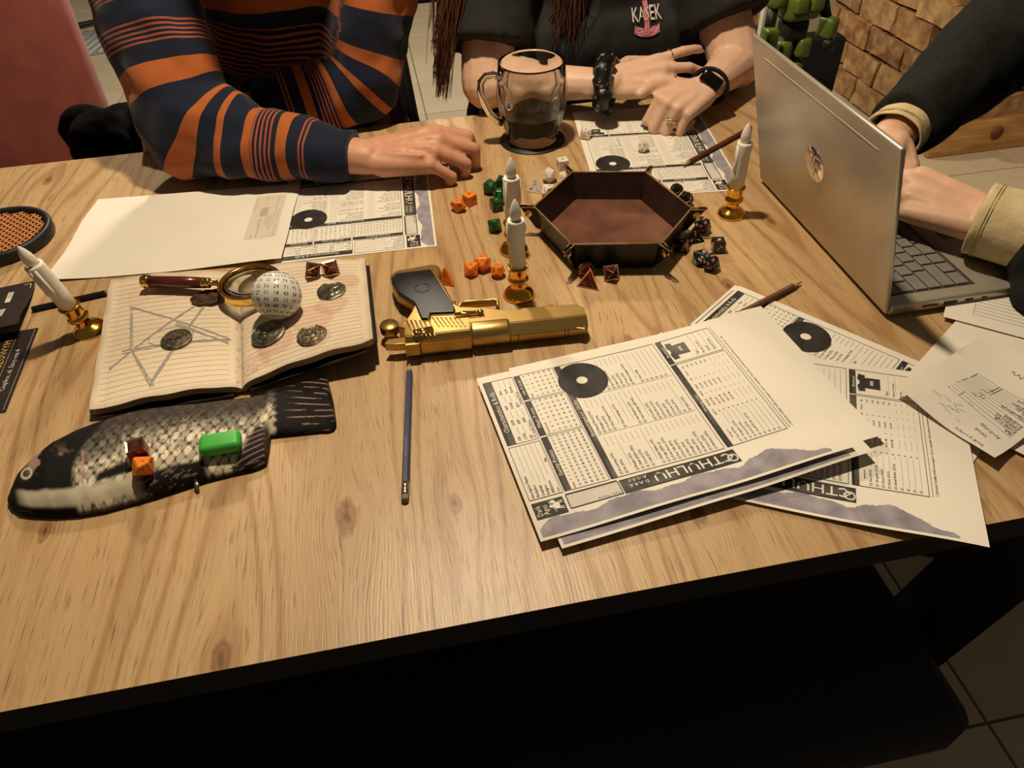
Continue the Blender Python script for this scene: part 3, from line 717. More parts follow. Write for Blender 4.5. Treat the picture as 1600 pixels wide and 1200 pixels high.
# ------------------------------------------------------------------ coins and metal scrap on the notebook
M['oldsilver'] = mat('tarnished_silver', (0.10, 0.095, 0.07), (0.30, 0.28, 0.22), 90, 0.35, 0.9, bump=0.2, bscale=260)
M['oldbronze'] = mat('dark_bronze', (0.09, 0.07, 0.045), (0.24, 0.19, 0.12), 120, 0.4, 0.9, bump=0.5, bscale=300)
M['bronze'] = mat('rough_bronze', '5f4630', '3f2d20', 160, 0.55, 0.35, bump=0.6, bscale=300)
def coin(px, z, r, label, style, mt, tilt=(0, 0), rz=0.0):
    c = surf(px[0], px[1]+2, NBV)+Vector((0, 0, .0022 if px[0] == 421 else .0006))
    o = empty('coin', c, rz, label, 'coin'); o.rotation_euler = (tilt[0], tilt[1], rz)
    n = 64; poly = []
    for k in range(n):
        a = 2*math.pi*k/n; rr_ = r
        if style == 'broken':
            rr_ *= 1+0.03*math.sin(3*a+1)+0.02*math.sin(7*a)
            if 1.1 < a < 1.9: rr_ *= 0.80+0.06*math.sin(a*25)
        poly.append((rr_*math.cos(a), rr_*math.sin(a)))
    MB().prism(poly, 0, 0.0026, 0, 0.0005, 2, smooth=False).build('disc', mt, o)
    m = MB(); z1 = 0.0026
    if style == 'round':
        m.tube([(r*0.93*math.cos(a), r*0.93*math.sin(a), z1) for a in np.linspace(0, 2*math.pi, 48)[:-1]], 0.0006, 6, closed=True)
        m.tube([(r*0.6*math.cos(a), r*0.6*math.sin(a), z1) for a in np.linspace(0, 2*math.pi, 40)[:-1]], 0.0005, 6, closed=True)
        for k in range(6): m.tube([(r*.08*math.cos(k*1.047), r*.08*math.sin(k*1.047), z1), (r*.55*math.cos(k*1.047), r*.55*math.sin(k*1.047), z1)], [0.0012, 0.0004], 6)
        for k in range(22): m.tube([(r*.68*math.cos(k*.2856), r*.68*math.sin(k*.2856), z1), (r*.84*math.cos(k*.2856), r*.84*math.sin(k*.2856), z1)], 0.0005, 5)
    else:
        q = random.Random(int(px[0]))
        for k in range(10):
            a = q.uniform(0, 6.28); d = q.uniform(0, r*.6); m.sphere((d*math.cos(a), d*math.sin(a), z1-.0003), q.uniform(.15, .3)*r, 10, 6, sc=(1, 1, 0.22))
        m.tube([(r*0.86*math.cos(a), r*0.86*math.sin(a), z1) for a in np.linspace(2.1, 7.1, 40)], 0.0006, 6)
    m.build('relief', mt, o)
    return o
coin((277, 531), .0225, 0.0165, 'round dark coin lying at the centre of the pencilled star', 'round', M['oldbronze'], (0.02, 0.0))
coin((421, 522), .022, 0.019, 'large round silvery coin beside the white number ball', 'round', M['oldsilver'], (0.06, -0.17), 0.0)
coin((488, 524), .0262, 0.016, 'broken dark coin with a bitten edge, lying between pink stains', 'broken', M['oldbronze'], (0.03, -0.05), 0.2)
coin((518, 455), .0265, 0.0165, 'broken dark coin in front of two copper dice', 'broken', M['oldsilver'], (0.02, -0.04), 0.0)
# wavy bronze plaque
c = surf(327, 468, NBV)+Vector((0, 0, .0005)); o = empty('bronze_plaque', c, 0.1, 'small wavy-grained bronze plaque half under the magnifying glass', 'plaque')
q = random.Random(2); poly = [((0.019+0.0014*math.sin(9*a)+q.uniform(-.001, .001))*math.cos(a)*1.1, (0.0145+0.0012*math.sin(8*a))*math.sin(a)) for a in np.linspace(0, 2*math.pi, 41)[:-1]]
MB().prism(poly, 0, 0.004, 0, 0.0006).build('plate', M['bronze'], o)
m = MB()
for k in range(6):
    y0 = -0.010+k*0.004
    w = 0.018*math.sqrt(max(0.05, 1-(y0/0.0145)**2))
    m.tube([(x, y0+0.0012*math.sin(x*420+k), 0.004) for x in np.linspace(-w, w, 14)], 0.0009, 6)
m.build('wavy_grain', M['bronze'], o)

# ------------------------------------------------------------------ white hundred-sided ball
rb = 0.0268
c = surf(441, 491, NBV)
ball = empty('number_ball', (c.x, c.y, c.z-.0002), 0, 'white ball die covered in rows of black numbers, resting on the notebook', 'ball die')
m = MB(); m.sphere((0, 0, rb), rb, 48, 32).build('ball', mat('white_plastic', 'd8d4ca', 'deded6', 30, 0.22), ball)
m = MB(); axis = Matrix.Rotation(math.radians(14), 4, 'Y') @ Matrix.Rotation(math.radians(-42), 4, 'X'); num = 1; q = random.Random(9)
for row in range(16):
    lon = 2*math.pi*row/16
    for k in range(9):
        lat = math.radians(-62+k*15.5)
        s_ = '%02d' % q.randint(1, 99); v, f = glyphs(s_)
        sz = 0.0060; v = (v-[v[:, 0].max()/2, 0.35])*sz
        pts = []
        for a, b in v:
            la = lat+b/rb*1.0; lo = lon+a/rb/max(0.4, math.cos(lat))
            pts.append(Vector((math.cos(la)*math.sin(lo), -math.cos(la)*math.cos(lo), math.sin(la)))*(rb+0.00012))
        m.add(pts, f, 0, False, Matrix.Translation((0, 0, rb)) @ axis)
m.build('number', M['ink'], ball)

# ------------------------------------------------------------------ magnifying glass
M['ringgold'] = mat('polished_brass', (0.78, 0.50, 0.12), (0.85, 0.56, 0.16), 20, 0.14, 1.0)
M['redwood'] = mat('red_lacquered_wood', '5a1f17', '4a1712', 14, 0.3, stretch=(1, 8, 8), coat=0.3)
c = at(391, 443, 0.032); hd = at(222, 437, 0.034)
mg = empty('magnifying_glass', (c.x, c.y, 0.024), math.atan2((hd-c).y, (hd-c).x), 'brass-rimmed magnifying glass with a red wooden handle', 'magnifying glass')
R_ = 0.0345
m = MB()
prof = [(R_-0.0025, 0.0), (R_+0.0012, 0.0), (R_+0.002, 0.001), (R_+0.0012, 0.002), (R_+0.0012, 0.010), (R_+0.002, 0.011), (R_+0.0005, 0.0125), (R_-0.002, 0.012), (R_-0.0035, 0.0105), (R_-0.003, 0.001), (R_-0.0025, 0.0)]
m.lathe(prof, 64, cap=False).build('rim', M['ringgold'], mg)
m = MB(); m.lathe([(0.0001, 0.0045), (R_*.5, 0.005), (R_-.0028, 0.0062), (R_-.0028, 0.0072), (R_*.5, 0.0086), (0.0001, 0.009)], 48, cap=False).build('lens', mat('lens_glass', 'f4f6f4', None, 10, 0.0, trans=1.0, ior=1.3), mg)
L_ = (hd-c).length
def along(prof, n=20): return Matrix.Translation((0, 0, 0.0075)) @ Matrix.Rotation(math.pi/2, 4, 'Y')
MX = along(0)
m = MB(); m.lathe([(0.0001, R_), (0.004, R_), (0.004, R_+0.006), (0.003, R_+0.008), (0.003, R_+0.013), (0.005, R_+0.014), (0.0062, R_+0.015), (0.0062, R_+0.018), (0.005, R_+0.019), (0.0066, R_+0.021), (0.0066, R_+0.024), (0.0001, R_+0.024)], 20, M=MX).build('ferrule', M['ringgold'], mg)
m = MB(); m.lathe([(0.0001, R_+0.024), (0.0064, R_+0.024), (0.0072, R_+0.05), (0.0072, L_-0.008), (0.0001, L_-0.008)], 24, M=MX).build('handle', M['redwood'], mg)
m = MB(); m.lathe([(0.0001, L_-0.009), (0.0078, L_-0.009), (0.0080, L_-0.006), (0.0070, L_-0.005), (0.0080, L_-0.003), (0.0074, L_), (0.005, L_+0.001), (0.0001, L_+0.001)], 24, M=MX).build('end_cap', M['ringgold'], mg)

# ------------------------------------------------------------------ fish pencil case
FX = [8, 14, 30, 50, 84, 120, 160, 200, 240, 280, 320, 360, 390, 405, 413, 417, 420, 440, 470, 500, 510, 519, 523]
FU = [770, 757, 733, 712, 686, 667, 652, 641, 633, 628, 624, 618, 614, 611, 608, 604, 603, 597, 589, 581, 584, 622, 650]
FL = [782, 790, 797, 800, 801, 799, 792, 781, 770, 757, 744, 734, 728, 723, 718, 700, 675, 673, 670, 667, 667, 664, 658]
fish = empty('fish_pencil_case', at(240, 715), 0, 'pencil case printed as a carp with pale scales and dark tail', 'pencil case')
fo = Vector(fish.location); nx, ny = 420, 130
X = np.linspace(8, 523, nx+1); U_ = np.interp(X, FX, FU); Lw = np.interp(X, FX, FL)
Hh = np.interp(X, [8, 30, 80, 200, 330, 410, 430, 523], [.004, .014, .020, .022, .018, .013, .010, .007])
pts = np.zeros((ny+1, nx+1, 3)); PX = np.zeros((ny+1, nx+1)); PY = np.zeros((ny+1, nx+1)); T_ = np.zeros((ny+1, nx+1))
for j in range(ny+1):
    t = j/ny
    prof = (1-abs(2*t-1)**2.6)**0.55
    for i in range(nx+1):
        y = Lw[i]+(U_[i]-Lw[i])*t
        p = at(X[i], y, 0.010); z = 0.002+Hh[i]*prof
        pts[j, i] = (p.x-fo.x, p.y-fo.y, z); PX[j, i] = X[i]; PY[j, i] = y; T_[j, i] = t
n = (nx+1)*(ny+1); vs = [tuple(p) for p in pts.reshape(-1, 3)]+[(p[0], p[1], 0.0012) for p in pts.reshape(-1, 3)[::1]]
w = nx+1
fs = [(j*w+i, j*w+i+1, (j+1)*w+i+1, (j+1)*w+i) for j in range(ny) for i in range(nx)]
ring = [i for i in range(w)]+[j*w+nx for j in range(1, ny+1)]+[ny*w+i for i in range(nx-1, -1, -1)]+[j*w for j in range(ny-1, 0, -1)]
fs += [(n+ring[k], n+ring[(k+1) % len(ring)], ring[(k+1) % len(ring)], ring[k]) for k in range(len(ring))]
fs.append(tuple(n+k for k in ring[::-1]))
me = bpy.data.meshes.new('fish_body'); me.from_pydata(vs, [], fs); me.polygons.foreach_set('use_smooth', [True]*len(fs))
# printed pattern (x, y in millimetre-like units along the fish)
x = PX.ravel(); y = PY.ravel(); t = T_.ravel()
# t of the print: shift because the rounded front edge hides part of it
dark = np.array(hexc('17110f'))*.6; cream = np.array(hexc('dccfb6')); pinkg = np.array(hexc('8f7468')); white = np.array(hexc('cfc5ad'))
sx_, sy_ = 15.5, 17.0
axx = x+0.28*(y-700); ayy = y+0.27*(x-250)      # run along the body's tilt
row = np.floor(ayy/(sy_*0.5)); best = np.full(x.shape, 9.0); cid = np.zeros(x.shape)
for dr in (-2, -1, 0, 1, 2):
    r_ = row+dr; cyy = (r_+0.5)*sy_*0.5; off = np.where(np.mod(r_, 2) == 0, 0, sx_/2)
    cxx = np.floor((axx-off)/sx_+0.5)*sx_+off
    jx = (hash2(cxx, r_)-.5)*3; jy = (hash2(r_, cxx)-.5)*2
    d = np.hypot((axx-cxx-jx)/(sx_*0.52), (ayy-cyy-jy)/(sy_*0.52)); sel = d < best; best = np.where(sel, d, best); cid = np.where(sel, hash2(cxx*1.3, r_*2.1), cid)
    crs = axx-cxx
sc = 1-sstep(0.50, 1.02, best)
light = np.clip(0.10+1.1*(1-sstep(0.34, 0.74, t+0.10*(fbm(x*.03, y*.05)-.5)+0.14*(x < 200)*(t > .4))), 0, 1)
val = sc**1.3*(0.10+0.95*light)*(0.50+0.65*cid)*(0.75+0.6*fbm(x*.4, y*.4))*(1-.5*(fbm(x*.22+5, y*.22) > .56)*(t > .3))
colr = dark+(cream-dark)*np.clip(val, 0, 1.15)[:, None]
colr = colr*(1-0.25*(fbm(x*.15, y*.15) > .55)[:, None]*0.5)
# back: mottled dark
bk = sstep(0.56, 0.80, t+.06*(fbm(x*.08, y*.1)-.5))[:, None]*(1-0.35*(fbm(x*.25, y*.5) > .52)[:, None]); colr = colr*(1-bk*0.85)+dark*bk*0.85+pinkg*bk*0.10
# head
hx = x+0.35*(y-740); head = 1-sstep(128, 140, hx+8*np.sin(y*.045))
hn = fbm(x*.05+7, y*.06, 5); hc = dark[None, :]*np.ones((len(x), 1))
k = (sstep(.50, .62, hn)*np.exp(-((x-105)/26)**2-((y-742)/20)**2)*1.5+sstep(.48, .6, hn)*np.exp(-((x-60)/15)**2-((y-725)/22)**2)*1.2)[:, None]; hc = hc*(1-np.clip(k, 0, .85))+pinkg*1.25*np.clip(k, 0, .85)
de = np.hypot(x-48, (y-748)*1.05); er = np.exp(-((de-8.5)/1.8)**2)[:, None]; hc = hc*(1-er)+white*er*0.9+dark*er*.1
colr = colr*(1-head[:, None])+hc*head[:, None]
# gill line
gl = np.exp(-((x-(139-0.004*(y-735)**2*0.6))/2.2)**2)*sstep(712, 722, y)*(1-sstep(765, 775, y)); colr = colr*(1-gl[:, None]*.8)+pinkg*1.4*gl[:, None]*.8
# belly: pale band, then the dark fin
ly = np.interp(x, FX, FL); bel = (ly-y)
band = sstep(4, 9, bel)*(1-sstep(24, 31, bel+5*fbm(x*.05, y*.05)))*sstep(22, 50, x)*(1-sstep(225, 275, x))
bc = white*(0.62+0.5*fbm(x*.05, y*.08))[:, None]; bc[:, 2] *= .95
colr = colr*(1-band[:, None])+bc*band[:, None]
gap = (sstep(26, 32, bel)*(1-sstep(38, 46, bel-0.12*(x-180)))*sstep(150, 165, x)*(1-sstep(205, 214, x)))[:, None]; colr = colr*(1-gap)+dark*gap
fin = (sstep(205, 235, x)*(1-sstep(318, 330, x))*(1-sstep(17, 23, bel-3*np.sin(x*.03))))[:, None]; fc = dark+pinkg*0.5*(fbm(x*.06-y*.1, x*.25+y*.5) > .56)[:, None]
colr = colr*(1-fin)+fc*fin
fin2 = (sstep(372, 384, x+0.6*(y-710))*(1-sstep(418, 422, x)))[:, None]*(y > 672)[:, None]; fc = dark+pinkg*0.7*(np.sin((y+0.5*x)*.9) > .6)[:, None]; colr = colr*(1-fin2)+fc*fin2
tail = sstep(424, 434, x+2*np.sin(y*.6))[:, None]; ray = (np.sin((y-640)*.55+(x-430)*.02*((y-632)*.12)) > .82)*sstep(440, 470, x)*(fbm(x*.05, y*.3) > .42); tcol = dark*1.3+pinkg*1.0*ray[:, None]
colr = colr*(1-tail)+tcol*tail
rim_ = sstep(0, 3.0, bel)[:, None]; colr = colr*rim_+dark*(1-rim_)
allc = np.vstack([colr, np.tile(dark, (n, 1))])
set_color_attr(me, 'print', np.clip(allc, 0, 1))
me.materials.append(attrmat('printed_fabric', 'print', 0.7, 0.1, 700, 0.15)); me.update()
link('fish_body', me, fish)
m = MB(); q0 = at(304, 744, .008)-fo; q1 = at(309, 765, .004)-fo
m.tube([q0, q0+(q1-q0)*.4], 0.0010, 8); m.tube([q0+(q1-q0)*.35, q0+(q1-q0)*.6, q1], [0.0012, 0.0024, 0.0016], 10, flat=(1, .6))
m.build('zip_pull', mat('zip_metal', (.35, .30, .22), None, 30, 0.3, 0.9), fish)
m = MB(); m.tube([Vector(at(xx, np.interp(xx, FX, FL)-1.5, 0.007)-fo) for xx in range(30, 415, 7)], 0.0016, 6); m.build('zip', M['rubber'], fish)
# eraser
FSV = pts.reshape(-1, 3)+np.array(fo); c = surf(348, 700, FSV); er = empty('eraser', (c.x, c.y, c.z-.001), math.radians(1), 'bright green rubber eraser lying on the fish pencil case', 'eraser')
er.rotation_euler = (0.06, 0.02, math.radians(3))
MB().bbox((0, 0, .0075), (.0375, .0215, .0135), .0052, seg=4).build('rubber_block', mat('green_rubber', '38a83a', '43b043', 20, 0.45), er)

# ------------------------------------------------------------------ pencils
M['lead'] = mat('graphite', '2b2a29', None, 20, 0.35); M['cone'] = mat('sharpened_wood', 'b98d5e', 'a5774b', 60, 0.6)
def pencil(p0, p1, label, mt, r=0.0036, eraser=False, tip_at_end=True, z=None, blunt_mat=None):
    """p0: blunt end, p1: point"""
    d = p1-p0; L = d.length; o = empty('pencil', p0, 0, label, 'pencil')
    o.rotation_mode = 'QUATERNION'; o.rotation_quaternion = Vector((1, 0, 0)).rotation_difference(d)
    s0 = 0.020 if eraser else 0.0; bl = L-0.016
    m = MB(); m.tube([(s0, 0, 0), (bl, 0, 0)], r, 6, smooth=False); m.build('shaft', mt, o)
    m = MB(); m.tube([(bl, 0, 0), (L-0.004, 0, 0)], [r*0.97, 0.0011], 12); m.build('sharpened_cone', M['cone'], o)
    m = MB(); m.tube([(L-0.0042, 0, 0), (L, 0, 0)], [0.0011, 0.0003], 8); m.build('lead', M['lead'], o)
    if eraser:
        m = MB(); m.tube([(0.006, 0, 0), (0.009, 0, 0), (0.010, 0, 0), (0.0105, 0, 0), (0.0145, 0, 0), (0.015, 0, 0), (0.0155, 0, 0), (0.020, 0, 0)], [.0037, .0037, .0033, .0038, .0038, .0033, .0038, .0038], 16)
        m.build('ferrule', mat('ferrule_metal', (.55, .45, .30), (.7, .6, .45), 200, 0.25, 1.0), o)
        m = MB(); m.tube([(0, 0, 0), (0.001, 0, 0), (0.0025, 0, 0), (0.007, 0, 0)], [.0016, .003, .0034, .0034], 14); m.build('eraser_tip', mat('worn_eraser', '6b5a4c', '9c8a78', 150, 0.7), o)
    elif blunt_mat:
        m = MB(); m.tube([(-0.0012, 0, 0), (0.0005, 0, 0)], r*0.95, 6, smooth=False); m.build('end', blunt_mat, o)
    return o
bluep = pencil(at(632.5, 783, .0036), at(640, 566, .0036), 'blue hexagonal pencil with metal ferrule and worn eraser', mat('blue_lacquer', '2b3557', '333f66', 20, 0.35, coat=.3), eraser=True)
pencil(at(52, 483, .0036), at(187, 453, .0036), 'black pencil lying behind the leaning candle beside the notebook', mat('black_lacquer', '161514', None, 20, 0.4), blunt_mat=M['rubber'])
pencil(at(1090, 524, .0075), at(1253, 440, .0038), 'brown pencil with its sharp point near the laptop', mat('brown_lacquer', '6a4434', '74503f', 20, 0.4))
pencil(at(1172, 200, .0040), at(1066, 259, .0046), "brown pencil lying across the character sheet near the folded hands", mat('reddish_brown_lacquer', '5b3021', '6a3a28', 20, 0.4), blunt_mat=M['lead'])
v, f = glyphs('KOH-I-NOOR'); m = MB(); m.add([(0.075-a*0.0042, 0.0014-(b)*0.003, 0.00325) for a, b in v], f); 
m.build('imprint', mat('silver_imprint', '8a8f9c', None, 20, 0.4), bluep)

# ------------------------------------------------------------------ candlesticks
def candle(px, label, tilt=(0, 0), flame_tilt=0.0):
    b = at(px[0], px[1], 0)
    o = empty('candlestick', b, rnd.uniform(0, 6), label, 'candle', None)
    ax = Matrix.Rotation(tilt[0], 4, 'X') @ Matrix.Rotation(tilt[1], 4, 'Y')
    o.rotation_euler = (tilt[0], tilt[1], 0)
    m = MB(); m.lathe([(0.0001, 0.0), (0.0185, 0.0), (0.0190, 0.0015), (0.0180, 0.004), (0.0150, 0.0075), (0.0100, 0.0100), (0.0082, 0.0125), (0.0082, 0.0190), (0.0090, 0.0205), (0.0118, 0.0220), (0.0124, 0.0240), (0.0116, 0.0260), (0.0096, 0.0275), (0.0100, 0.0300), (0.0106, 0.0385), (0.0122, 0.0405), (0.0122, 0.0415), (0.0100, 0.0415), (0.0100, 0.034), (0.0001, 0.034)], 40)
    m.build('holder', M['gold'], o)
    m = MB()
    q = random.Random(int(px[0]))
    rf = lambda a, z: 1+0.03*math.sin(3*a+z*90)+0.02*math.sin(5*a-z*150)
    m.lathe([(0.0001, 0.034), (0.0094, 0.034), (0.0095, 0.06), (0.0096, 0.085), (0.0099, 0.1005), (0.0094, 0.1025), (0.0066, 0.1030), (0.006, 0.1015), (0.0001, 0.1015)], 28, rf=rf)
    for k in range(4):
        a = q.uniform(0, 6.28); zz = q.uniform(.06, .092); m.tube([(0.0094*math.cos(a), 0.0094*math.sin(a), 0.1), (0.0097*math.cos(a), 0.0097*math.sin(a), zz+.006), (0.0092*math.cos(a), 0.0092*math.sin(a), zz)], [0.0018, 0.0017, 0.002], 8)
    m.build('candle_body', M['wax'], o)
    m = MB(); m.lathe([(0.0001, 0.101), (0.0045, 0.101), (0.0062, 0.106), (0.0066, 0.1095), (0.0058, 0.115), (0.0038, 0.1215), (0.0015, 0.126), (0.0003, 0.1275)], 20); m.build('flame_tip', M['flame'], o)
    return o
candle((141, 517), 'leaning white candle in a gold holder beside the open notebook', (0.10, -0.13))
candle((803, 391), 'white candle in a gold holder beside the left corner of the dice tray', (0.0, 0.0))
candle((811, 461), 'white candle in a gold holder behind the gold pistol', (0.0, -0.01))
candle((1142, 335), 'white candle in a gold holder between the dice tray and the laptop', (0.0, 0.0))

# ------------------------------------------------------------------ dice tray
M['suede'] = mat('brown_suede', '54301f', '6a4230', 25, 0.95, bump=0.2, bscale=600)
M['leather'] = mat('dark_leather', '2a1a14', '342019', 60, 0.42, bump=0.1)
M['leather_out'] = mat('black_leather', '0d0b0a', '14100e', 80, 0.4, bump=0.12)
M['trim'] = mat('cut_leather_edge', '8a6a44', '6d5031', 90, 0.7)
M['snap'] = mat('brass_snap', (.75, .55, .25), None, 20, 0.2, 1.0)
rim = [at(u, v, .040) for u, v in ((836, 323), (894, 382), (1033, 380), (1079, 326), (1009, 270), (895, 270))]
tc2 = sum(rim, Vector())/6; tray = empty('dice_tray', (tc2.x, tc2.y, 0), 0, 'hexagonal brown leather dice tray with brass snaps at the corners', 'dice tray')
rim = [p-Vector((tc2.x, tc2.y, 0)) for p in rim]
base = [Vector((p.x*0.90, p.y*0.90, 0.0)) for p in rim]
MB().prism([(p.x, p.y) for p in base], 0.0012, 0.0045).build('tray_bottom', M['suede'], tray)
MB().prism([(p.x*1.01, p.y*1.01) for p in base], 0.0, 0.0012).build('outer_bottom', M['leather_out'], tray)
for k in range(6):
    a0, a1, b0, b1 = base[k], base[(k+1) % 6], rim[k], rim[(k+1) % 6]
    nrm = ((a0+a1)*0.5); nrm.z = 0; nrm.normalize()
    def wall(off, inset):
        e = (a1-a0).normalized(); r = []
        for P0, P1, z in ((a0, a1, 0.001), (b0, b1, None)):
            q0, q1 = P0.copy(), P1.copy()
            if z is not None: q0.z = q1.z = z
            r += [q0+nrm*off, q1+nrm*off]
        return r
    i_ = wall(0, 0); o_ = wall(0.0022, 0)
    m = MB(); m.add(i_+[v+nrm*0.0011 for v in i_], [(0, 2, 3, 1), (4, 5, 7, 6), (0, 1, 5, 4), (1, 3, 7, 5), (2, 0, 4, 6)]); m.build('wall_lining', M['leather'], tray)
    i2 = [v+nrm*0.0011 for v in i_]
    m = MB(); m.add(i2+o_, [(4, 5, 7, 6), (0, 1, 5, 4), (1, 3, 7, 5), (2, 0, 4, 6), (0, 2, 3, 1)]); m.build('wall_outside', M['leather_out'], tray)
    m = MB(); m.tube([b0+nrm*.0011+Vector((0, 0, .0004)), b1+nrm*.0011+Vector((0, 0, .0004))], 0.0014, 6); m.build('rim_edge', M['trim'], tray)
for k in range(6):
    # pinched corner: two flaps pressed together and pointing outwards, with a snap
    out = Vector((rim[k].x, rim[k].y, 0)).normalized(); sd = Vector((-out.y, out.x, 0))
    m = MB()
    for s_ in (-1, 1):
        a = base[k]*1.0; a.z = 0.006; b = rim[k].copy()
        tip = rim[k]+out*0.020+Vector((0, 0, 0.002)); lo = base[k]+out*0.009+Vector((0, 0, 0.010))
        o1_ = sd*s_*0.0026; o2_ = sd*s_*0.0008
        vsx = [a+sd*s_*.0004, b+o1_*1.0, tip+o2_, lo+o2_]
        vsy = [v+sd*s_*0.0013 for v in vsx]
        m.add(vsx+vsy, [(0, 1, 2, 3), (7, 6, 5, 4), (0, 4, 5, 1), (1, 5, 6, 2), (2, 6, 7, 3), (3, 7, 4, 0)])
    m.build('corner_fold', M['leather_out'], tray)
    m = MB(); m.tube([rim[k]+sd*.003, rim[k]+out*.018+sd*.002, rim[k]+out*.0205, rim[k]+out*.018-sd*.002, rim[k]-sd*.003], 0.0011, 6); m.build('corner_edge', M['trim'], tray)
    m = MB(); cs = rim[k]+out*0.0085+Vector((0, 0, -0.0085))
    for s_ in (-1, 1):
        mm = Matrix.Translation(cs+sd*s_*0.0022) @ (sd*s_).to_track_quat('Z', 'Y').to_matrix().to_4x4()
        m.lathe([(0.0052, 0), (0.0052, 0.0007), (0.0042, 0.0014), (0.0030, 0.0010), (0.0022, 0.0016), (0.0001, 0.0018)], 18, M=mm)
    m.build('snap', M['snap'], tray)

# ------------------------------------------------------------------ beer mug on a coaster
mc = at(832, 219, 0)
cst = MB().lathe([(0.0001, 0), (0.052, 0), (0.0525, 0.001), (0.052, 0.002), (0.0001, 0.002)], 56).build('coaster', M['rubber'], None, (mc.x, mc.y, 0))
tag(cst, 'round black coaster under the beer mug', 'coaster')
mug = empty('beer_mug', (mc.x, mc.y, 0.0021), 0, 'faceted glass beer mug with handle, a third full of dark beer', 'mug')
M['glass'] = mat('clear_glass', 'f7f8f4', None, 10, 0.0, trans=1.0, ior=1.36)
nf = 8
def facet(a, z):
    k = math.sin(math.pi*min(1, max(0, (z-0.012)/0.088)))**0.5
    ph = (a % (2*math.pi/nf))-math.pi/nf
    return 1-k*0.085*(math.cos(ph*nf/2)**2)
outer = [(0.0001, 0.0), (0.037, 0.0), (0.0405, 0.003), (0.0425, 0.010), (0.047, 0.030), (0.0535, 0.055), (0.0555, 0.072), (0.0545, 0.09), (0.0520, 0.108), (0.0505, 0.119), (0.0500, 0.1215)]
inner = [(0.0485, 0.1220), (0.0475, 0.119), (0.0480, 0.10), (0.0485, 0.075), (0.0465, 0.055), (0.0425, 0.035), (0.0385, 0.021), (0.030, 0.0165), (0.0001, 0.0155)]
def dense(pr, n=5):
    r = []
    for a, b in zip(pr[:-1], pr[1:]):
        for k in range(n): r.append((a[0]+(b[0]-a[0])*k/n, a[1]+(b[1]-a[1])*k/n))
    return r+[pr[-1]]
def rf_m(a, z): return facet(a, z)
m = MB(); vs = []
prof = dense(outer, 4); no = len(prof); prof += inner; n = 96
for i, (r, z) in enumerate(prof):
    for k in range(n):
        a = 2*math.pi*k/n; rr_ = r*(facet(a+.2, z) if i < no else 1.0)
        vs.append((rr_*math.cos(a), rr_*math.sin(a), z))
fs = [(i*n+k, i*n+(k+1) % n, (i+1)*n+(k+1) % n, (i+1)*n+k) for i in range(len(prof)-1) for k in range(n)]
fs.append(tuple(range(n-1, -1, -1))); fs.append(tuple((len(prof)-1)*n+k for k in range(n)))
m.add(vs, fs, 0, True); m.build('glass_body', M['glass'], mug)
m = MB(); hp = [(-0.0485, 0, 0.102), (-0.058, 0, 0.107), (-0.070, 0, 0.106), (-0.078, 0, 0.098), (-0.079, 0, 0.085), (-0.075, 0, 0.068), (-0.067, 0, 0.050), (-0.057, 0, 0.037), (-0.0478, 0, 0.032)]
m.tube(hp, 0.0062, 14, flat=(1.15, 0.85)); m.build('handle', M['glass'], mug)
m = MB(); m.lathe([(0.0001, 0.0150), (0.0305, 0.0160), (0.0390, 0.0208), (0.0430, 0.035), (0.0450, 0.0442), (0.0450, 0.0446), (0.0001, 0.0446)], 64); m.build('dark_beer', mat('dark_beer', '050201', '080302', 20, 0.3, spec=0.02), mug)

# ------------------------------------------------------------------ round woven case at the left
wc = at(2, 379, .0); R_ = 0.0665
wk = empty('woven_trivet', (wc.x, wc.y, 0), 0.25, 'round black-rimmed trivet filled with orange woven cane', 'trivet')
MB().lathe([(R_-.005, .001), (R_+.001, .0), (R_+.003, .002), (R_+.003, .015), (R_+.001, .0175), (R_-.005, .0165), (R_-.006, .012), (R_-.006, .001)], 64, cap=False).build('rim', M['rubber'], wk)
m = MB(); rr2 = R_-0.006; pitch = 0.0082
k = 0
for j in range(-9, 10):
    for i in range(-10, 11):
        x, y = (i+(0.5 if j % 2 else 0))*pitch, j*pitch*0.86
        if math.hypot(x, y) > rr2-0.003: continue
        for s_ in (-1, 1):
            a = math.radians(52)*s_
            dx, dy = math.cos(a)*pitch*.5, math.sin(a)*pitch*.5
            off = pitch*.24*s_
            m.tube([(x+off-dx, y-dy, .0108), (x+off, y, .0132), (x+off+dx, y+dy, .0108)], 0.0017, 5, flat=(1, .5))
w_ = m.build('cane_weave', mat('orange_cane', 'c98345', 'b06f38', 120, 0.5), wk); w_['kind'] = 'stuff'
MB().lathe([(0.0001, .008), (rr2, .008), (rr2, .0095), (0.0001, .0095)], 48).build('backing', mat('cane_backing', '7a4826', '69401f', 60, 0.7), wk)

# ------------------------------------------------------------------ dark cards at the left edge
M['card'] = mat('dark_brown_card', '241d1b', '2b2321', 30, 0.42)
M['cream_ink'] = mat('cream_ink', 'cdbfae', None, 30, 0.6); M['gold_ink'] = mat('gold_ink', 'c39a55', None, 30, 0.5)
def card(px, z, label, curl, prints, name='menu_card', w=0.10, h=0.21):
    a = at(*px[0], z); b = at(*px[1], z)          # far right corner, near right corner of the card
    dn = (b-a).normalized(); rt = Vector((dn.y, -dn.x, 0))*1.0     # the card extends to the left of that edge
    o = empty(name, a, 0, label, 'card'); o.location.z = 0
    def fn(x, y, dz): q = dn*y+rt*x; return (q.x, q.y, z+curl(x/w, y/h)+dz)
    sheet_mesh('card', fn, w, h, o, M['card'], 12, 20, 0.0006)
    prints.build('print', [M['cream_ink'], M['gold_ink'], M['inkpaper'], M['card']], o, fn, flip=True)
p = Print()
